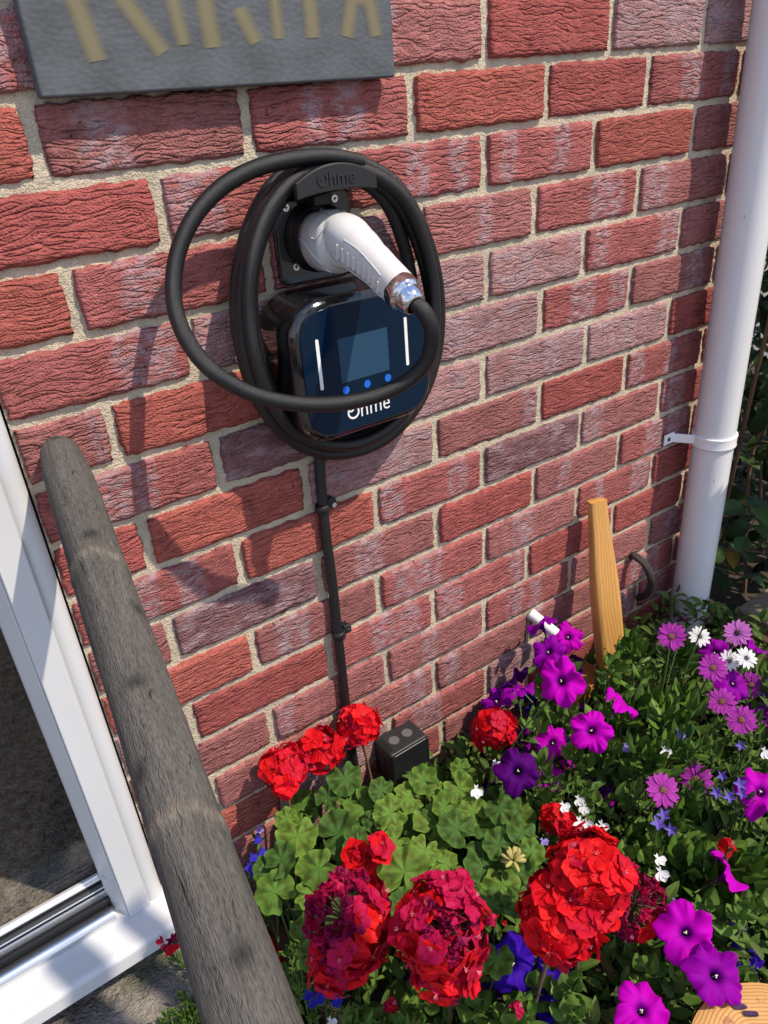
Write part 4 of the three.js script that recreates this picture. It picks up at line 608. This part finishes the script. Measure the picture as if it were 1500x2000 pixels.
const lw = thing('lobelia_plant', 'white lobelia with tiny blooms between the scarlet geranium and the purple petunias', 'lobelia');
for (const [x, y] of [[967, 1490], [930, 1541], [1130, 1560], [1142, 1576], [1100, 1572], [1132, 1604], [1146, 1606], [1168, 1618], [1176, 1610], [1298, 1464], [1285, 1676], [1290, 1702], [1494, 1466]]) small(lw, lobG, lobW, x, y, -0.985, 1.3);
const lb = thing('lobelia_plant', 'deep blue lobelia between the wooden handrail and the geranium leaves', 'lobelia');
for (const [x, y] of [[503, 1636], [492, 1672], [497, 1700], [486, 1690], [512, 1660], [630, 1930], [611, 1954], [645, 1922], [622, 1945], [600, 1940], [655, 1950]]) small(lb, lobG, lobB, x, y, -1.03, 1.0);
for (const [x, y] of [[505, 1618], [480, 1740], [490, 1760], [645, 1994]]) small(lb, lobG, x > 600 ? lobW : lobL, x, y, -1.03, 0.95);
const bf = thing('bellflower_plant', 'violet bellflower with small star blooms under the right daisies', 'bellflower');
for (const [x, y, s] of [[1287, 1612, 1.15], [1298, 1594, 1.1], [1312, 1620, 1.0], [1400, 1547, 1.0], [1426, 1556, 1.0], [1446, 1532, 1.0], [1450, 1550, 0.9], [1412, 1516, 0.8], [1447, 1456, 0.9]]) small(bf, starG, starM, x, y, -1.005, s);
for (const [x, y] of [[1326, 1428], [1330, 1432], [1222, 1456], [1060, 1642], [1160, 1622], [1318, 1760]]) small(bf, lobG, lobL, x, y, -0.99, 1.0);

// --- leaves and shoots
const ovate = (L, W, s, o = {}) => surf(6, 9, (u, v) => {
  const k = u * 2 - 1, t = v, w = Math.pow(Math.sin(Math.PI * Math.pow(t, o.p || 0.80)), 0.8) * (1 + (o.tooth || 0) * Math.cos(t * 40) * Math.abs(k)) + 0.05 * (1 - t);
  return V(k * W / 2 * w, L * t, (o.fold ?? 0.22) * W * Math.abs(k) * w - (o.curl ?? 0.22) * L * t * t + 0.05 * W * noise(k * 2 + s * 5, t * 3));
}, (u, v) => { const k = u * 2 - 1, mid = Math.exp(-((k / 0.11) ** 2)) * 0.40, side = 0.12 * Math.cos(v * 34 - Math.abs(k) * 6), n = 1 + side + 0.1 * noise(u * 7 + s, v * 9); return [n + mid * 0.9, n + mid * 0.7, n + mid * 0.5]; });
const LV = { oblong: [0, 1, 2, 3].map((s) => ovate(0.040, 0.0135, s, { p: 1.15, tooth: 0.10, curl: 0.12 * s })), pet: [0, 1, 2, 3].map((s) => ovate(0.042, 0.024, s + 10, { p: 0.95, curl: 0.1 + 0.1 * s })), fine: [0, 1].map((s) => ovate(0.018, 0.0048, s + 20, { curl: 0.3 })), rose: [0, 1, 2].map((s) => ovate(0.062, 0.038, s + 30, { p: 0.85, tooth: 0.07, fold: 0.16, curl: 0.14 + 0.1 * s })) };
const green = { glossy: [leafMat([0.068, 0.140, 0.020], { roughness: 0.34 }), leafMat([0.100, 0.190, 0.026], { roughness: 0.38 }), leafMat([0.046, 0.100, 0.022], { roughness: 0.36 })], soft: [leafMat([0.098, 0.180, 0.030]), leafMat([0.070, 0.140, 0.026]), leafMat([0.125, 0.215, 0.040])], bright: [leafMat([0.11, 0.20, 0.035]), leafMat([0.085, 0.165, 0.03])] };
function shoot(plant, x, y, h, kind, mats, n, sc, zmin = 0.05) {
  const p = onBed(x, y, h, zmin), ax = V(rr(-0.35, 0.35), 1, rr(-0.15, 0.5)).normalize(), q = new THREE.Quaternion().setFromUnitVectors(V(0, 1, 0), ax);
  for (let i = 0; i < n; i++) {
    const k = i / n, m = part('leaf', pick(LV[kind]), pick(mats), plant), el = mix(0.15, 1.35, k), a = i * 2.4 + rr(-0.3, 0.3);
    m.position.copy(p).addScaledVector(ax, -0.045 * sc * k * k);
    m.quaternion.copy(q).multiply(new THREE.Quaternion().setFromAxisAngle(V(0, 1, 0), a)).multiply(new THREE.Quaternion().setFromAxisAngle(V(1, 0, 0), el));
    m.scale.setScalar(sc * mix(0.55, 1.1, Math.sqrt(k)) * rr(0.85, 1.15));
  }
  part('shoot_stem', tube([p, p.clone().addScaledVector(ax, -0.05), V(p.x - 0.06 * ax.x, Math.min(SOIL, p.y - 0.05), Math.max(0.05, p.z - 0.05 * ax.z))], 0.0014, 8, 5), stemMat, plant);
}
const scatter = (n, x0, y0, x1, y1, f) => { for (let i = 0; i < n; i++) f(rr(x0, x1), rr(y0, y1), i); };
scatter(26, 1215, 1255, 1400, 1490, (x, y) => shoot(dai, x, y, -0.985 - rr(0, 0.05), 'oblong', green.glossy, 10, rr(1.0, 1.25)));
scatter(22, 1230, 1400, 1500, 1560, (x, y) => shoot(bf, x, y, -1.0 - rr(0, 0.04), 'fine', green.soft, 16, rr(1.0, 1.5)));
scatter(12, 1040, 1480, 1230, 1560, (x, y) => shoot(lw, x, y, -1.0 - rr(0, 0.03), 'fine', green.bright, 14, rr(1.0, 1.4)));
scatter(9, 1190, 1240, 1260, 1330, (x, y) => shoot(dai, x, y, -0.95, 'oblong', green.glossy, 8, rr(0.8, 1.0), 0.10));
scatter(13, 1040, 1290, 1240, 1600, (x, y) => shoot(petA, x, y, -1.03 - rr(0, 0.04), 'pet', green.soft, 9, rr(0.7, 1.0)));
for (const [x, y] of [[1110, 1300], [1090, 1318], [1050, 1420], [1120, 1470], [1195, 1460], [1120, 1395], [1170, 1395], [1060, 1490]]) shoot(petA, x, y, -1.01, 'pet', green.soft, 6, 0.8);
scatter(14, 1180, 1640, 1500, 1960, (x, y) => shoot(petC, x, y, -1.07 - rr(0, 0.04), 'pet', green.soft, 9, rr(0.75, 1.05)));
for (const [x, y] of [[1320, 1880], [1330, 1910], [1440, 1790], [1460, 1770], [1260, 1890], [1380, 1770]]) shoot(petC, x, y, -1.05, 'pet', green.bright, 8, 0.75);
scatter(12, 1240, 1580, 1500, 1740, (x, y) => shoot(petR, x, y, -1.05 - rr(0, 0.04), 'pet', green.glossy, 9, rr(0.9, 1.3)));
scatter(10, 1160, 1600, 1330, 1700, (x, y) => shoot(lw, x, y, -1.04 - rr(0, 0.03), 'pet', green.soft, 7, rr(0.55, 0.8)));
scatter(9, 680, 1925, 850, 2010, (x, y) => shoot(petB, x, y, -1.02 - rr(0, 0.04), 'pet', green.bright, 10, rr(0.5, 0.7)));
scatter(7, 930, 1920, 1120, 2010, (x, y) => shoot(petB, x, y, -1.04 - rr(0, 0.04), 'pet', green.soft, 9, rr(0.7, 0.9)));
scatter(9, 470, 1630, 540, 1800, (x, y) => shoot(lb, x, y, -1.06 - rr(0, 0.05), 'fine', green.soft, 14, rr(0.8, 1.1), 0.05));
scatter(16, 470, 1690, 600, 1900, (x, y) => shoot(lb, x, y, -1.08 - rr(0, 0.05), 'fine', green.soft, 14, rr(1.0, 1.4), 0.05));
scatter(9, 560, 1900, 690, 2000, (x, y) => shoot(lb, x, y, -1.05 - rr(0, 0.05), 'fine', green.soft, 14, rr(0.8, 1.1)));
const tuft = thing('trailing_plant', 'low green trailing plant on the worn step below the sill corner', 'plant');
for (let i = 0; i < 18; i++) { const x = rr(322, 400), y = 1860 + (x - 322) * 0.25 + rr(0, 150); shoot(tuft, x, y, -1.13, 'fine', i % 3 ? green.soft : green.bright, 14, rr(0.8, 1.3), 0.06); }
// dense low growth under the flowers: one mass nobody could count
{
  const N = 7500, m = new THREE.InstancedMesh(ovate(0.026, 0.011, 50, { curl: 0.3 }), leafMat([0.080, 0.145, 0.030]), N); m.name = 'ground_cover'; m.userData.kind = 'stuff'; m.userData.label = 'dense small green leaves filling the planter under the flowers'; m.castShadow = m.receiveShadow = true;
  const o = new THREE.Object3D(), c = new THREE.Color();
  for (let i = 0; i < N; i++) {
    const x = rr(-0.515, 0.60), z = rr(0.045, 0.645), y = -1.20 + 0.15 * Math.pow(rnd(), 0.8) * (0.75 + 0.4 * noise(x * 9, z * 9)) - 0.05 * sstep(0.5, 0.64, z);
    o.position.set(x, y, z); o.rotation.set(rr(-1.5, 0.4), rr(0, 6.28), rr(-0.5, 0.5), 'YXZ'); o.scale.setScalar(rr(0.6, 1.5)); o.updateMatrix(); m.setMatrixAt(i, o.matrix);
    const k = rr(0.55, 1.25); m.setColorAt(i, c.setRGB(k * rr(0.9, 1.2), k, k * 0.9));
  }
  scene.add(m);
}

// ------------------------------------------------------------------ porch rail out of the frame: its poles shade the sill in two bands
{
  const t = thing('porch_rail', 'round grey wooden porch rail standing beside the photographer', 'rail'), m = std([0.16, 0.14, 0.12], 0.8), d = V(0.34, 0, 0.94), T = 0.86;
  for (const [x0, r] of [[-0.742, 0.0215], [-0.838, 0.030]]) { const a = V(x0, -1.09, -0.03).addScaledVector(V(0.69, 1.55, 1), T); part('pole', tube([a.clone().addScaledVector(d, -0.075), a.clone().addScaledVector(d, 0.3), a.clone().addScaledVector(d, 0.62)], r, 10, 16), m, t); }
  const b = V(-0.79, -1.09, -0.03).addScaledVector(V(0.69, 1.55, 1), T).addScaledVector(d, 0.62);
  part('post', new THREE.CylinderGeometry(0.035, 0.035, 1.75, 20).translate(b.x, GROUND + 0.87, b.z), m, t); part('cross_bar', box(0.22, 0.05, 0.05, b.x, b.y - 0.045, b.z, 0.01), m, t);
}

// ------------------------------------------------------------------ beyond the house corner: rose bush, hedge, sleeper
{
  const t = thing('rose_bush', 'dark rose bush with serrated leaves behind the white downpipe', 'rose bush');
  const dark = [leafMat([0.035, 0.070, 0.020], { roughness: 0.35 }), leafMat([0.050, 0.090, 0.022], { roughness: 0.35 }), leafMat([0.026, 0.055, 0.020], { roughness: 0.35 })], rust = leafMat([0.20, 0.13, 0.02]);
  const spray = (p, dir, n, sc) => { for (let i = 0; i < n; i++) { const m = part('leaf', pick(LV.rose), rnd() < 0.06 ? rust : pick(dark), t), s = i === n - 1 ? 0 : (i % 2 ? 1 : -1), k = i === n - 1 ? 1 : Math.floor(i / 2) / (n / 2); m.position.copy(p).addScaledVector(dir, 0.075 * k * sc); const d = dir.clone().applyAxisAngle(V(0, 1, 0), s * 1.15).add(V(0, rr(-0.35, 0.1), 0)).normalize(); const nrm = V(rr(-0.3, 0.3), 1, rr(-0.1, 0.6)); const X = V().crossVectors(d, nrm).normalize(), Z = V().crossVectors(X, d); m.quaternion.setFromRotationMatrix(new THREE.Matrix4().makeBasis(X, d, Z)); m.scale.setScalar(sc * rr(0.7, 1.05)); } part('leaf_stalk', tube([p.clone().addScaledVector(dir, -0.05), p.clone().add(V(0, 0.003, 0)), p.clone().addScaledVector(dir, 0.075 * sc)], 0.0014, 8, 5), stemRed, t); };
  for (const [x, y, d] of [[1440, 985, 1.66], [1392, 1005, 1.72], [1478, 1010, 1.64], [1425, 1075, 1.8], [1470, 1130, 1.78], [1400, 1110, 1.85], [1480, 900, 1.8]]) spray(atD(x, y, d), V(rr(-0.8, 0.8), rr(-0.1, 0.3), rr(-0.3, 0.9)).normalize(), 5, 1);
  for (let i = 0; i < 46; i++) { const p = V(rr(0.74, 1.45), rr(-1.28, -0.15), rr(-0.45, 0.30)); if (p.x < 0.85 && p.z > 0.12) p.x += 0.15; spray(p, V(rr(-1, 1), rr(-0.2, 0.4), rr(-0.6, 1)).normalize(), 5, rr(0.8, 1.15)); }
  for (let i = 0; i < 62; i++) { const p = V(rr(0.44, 0.74), rr(-1.15, -0.84), rr(0, 0.08)).addScaledVector(V(0.69, 1.55, 1), rr(0.31, 0.46)); spray(p, V(rr(-1, 1), rr(-0.3, 0.5), rr(-1, 1)).normalize(), 5, rr(0.8, 1.15)); }
  for (let i = 0; i < 4; i++) { const a = V(rr(0.95, 1.1), GROUND, rr(0.25, 0.4)); part('cane', tube([a, V(a.x - 0.1, -0.8, a.z + 0.05), V(rr(0.72, 0.95), rr(-0.4, -0.2), rr(0.36, 0.5))], 0.006, 16, 6), stemRed, t); }
  for (let i = 0; i < 9; i++) { const a = V(rr(0.85, 1.3), GROUND, rr(-0.3, 0.15)); part('cane', tube([a, a.clone().add(V(rr(-0.1, 0.1), 0.5, rr(-0.1, 0.1))), a.clone().add(V(rr(-0.3, 0.3), rr(0.9, 1.3), rr(-0.2, 0.3)))], 0.005, 16, 6), stemRed, t); }
  const N = 9000, m = new THREE.InstancedMesh(ovate(0.060, 0.036, 60, { p: 0.85, fold: 0.16 }), leafMat([0.036, 0.070, 0.020], { roughness: 0.45 }), N); m.name = 'hedge'; m.userData.kind = 'stuff'; m.userData.label = 'dense dark green hedge filling the gap behind the rose bush'; m.castShadow = m.receiveShadow = true;
  const o = new THREE.Object3D(), c = new THREE.Color();
  for (let i = 0; i < N; i++) {
    const x = rr(0.82, 2.7), z = rr(-1.3, 0.30 + 0.25 * (x - 0.82)), y = GROUND + (1.95 + 0.2 * noise(x * 3, z * 3)) * rnd();
    o.position.set(x + 0.10 * noise(y * 5, z * 4), y, z); o.rotation.set(rr(-1.4, 0.6), rr(0, 6.28), rr(-0.6, 0.6), 'YXZ'); o.scale.setScalar(rr(0.6, 1.3)); o.updateMatrix(); m.setMatrixAt(i, o.matrix);
    const k = rr(0.5, 1.2); m.setColorAt(i, c.setRGB(k * rr(0.9, 1.25), k, k * 0.9));
  }
  scene.add(m);
  const s = thing('timber_sleeper', 'old grey brown timber sleeper edging the ground behind the daisies', 'sleeper', [1.02, -1.235, 0.155]);
  part('beam', box(0.70, 0.17, 0.10, 0, 0, 0, 0.006), std([0.17, 0.135, 0.10], 0.9, { map: pineMap, bumpMap: pineMap, bumpScale: 0.002 }), s);
  struct('bed_soil', surf(30, 30, (u, v) => V(mix(0.69, 2.8, u), GROUND + 0.03 + 0.03 * fbm(u * 12, v * 12, 3), mix(0.62, -1.4, v)), null), std([0.05, 0.038, 0.028], 1));
}
renderer.render(scene, camera);
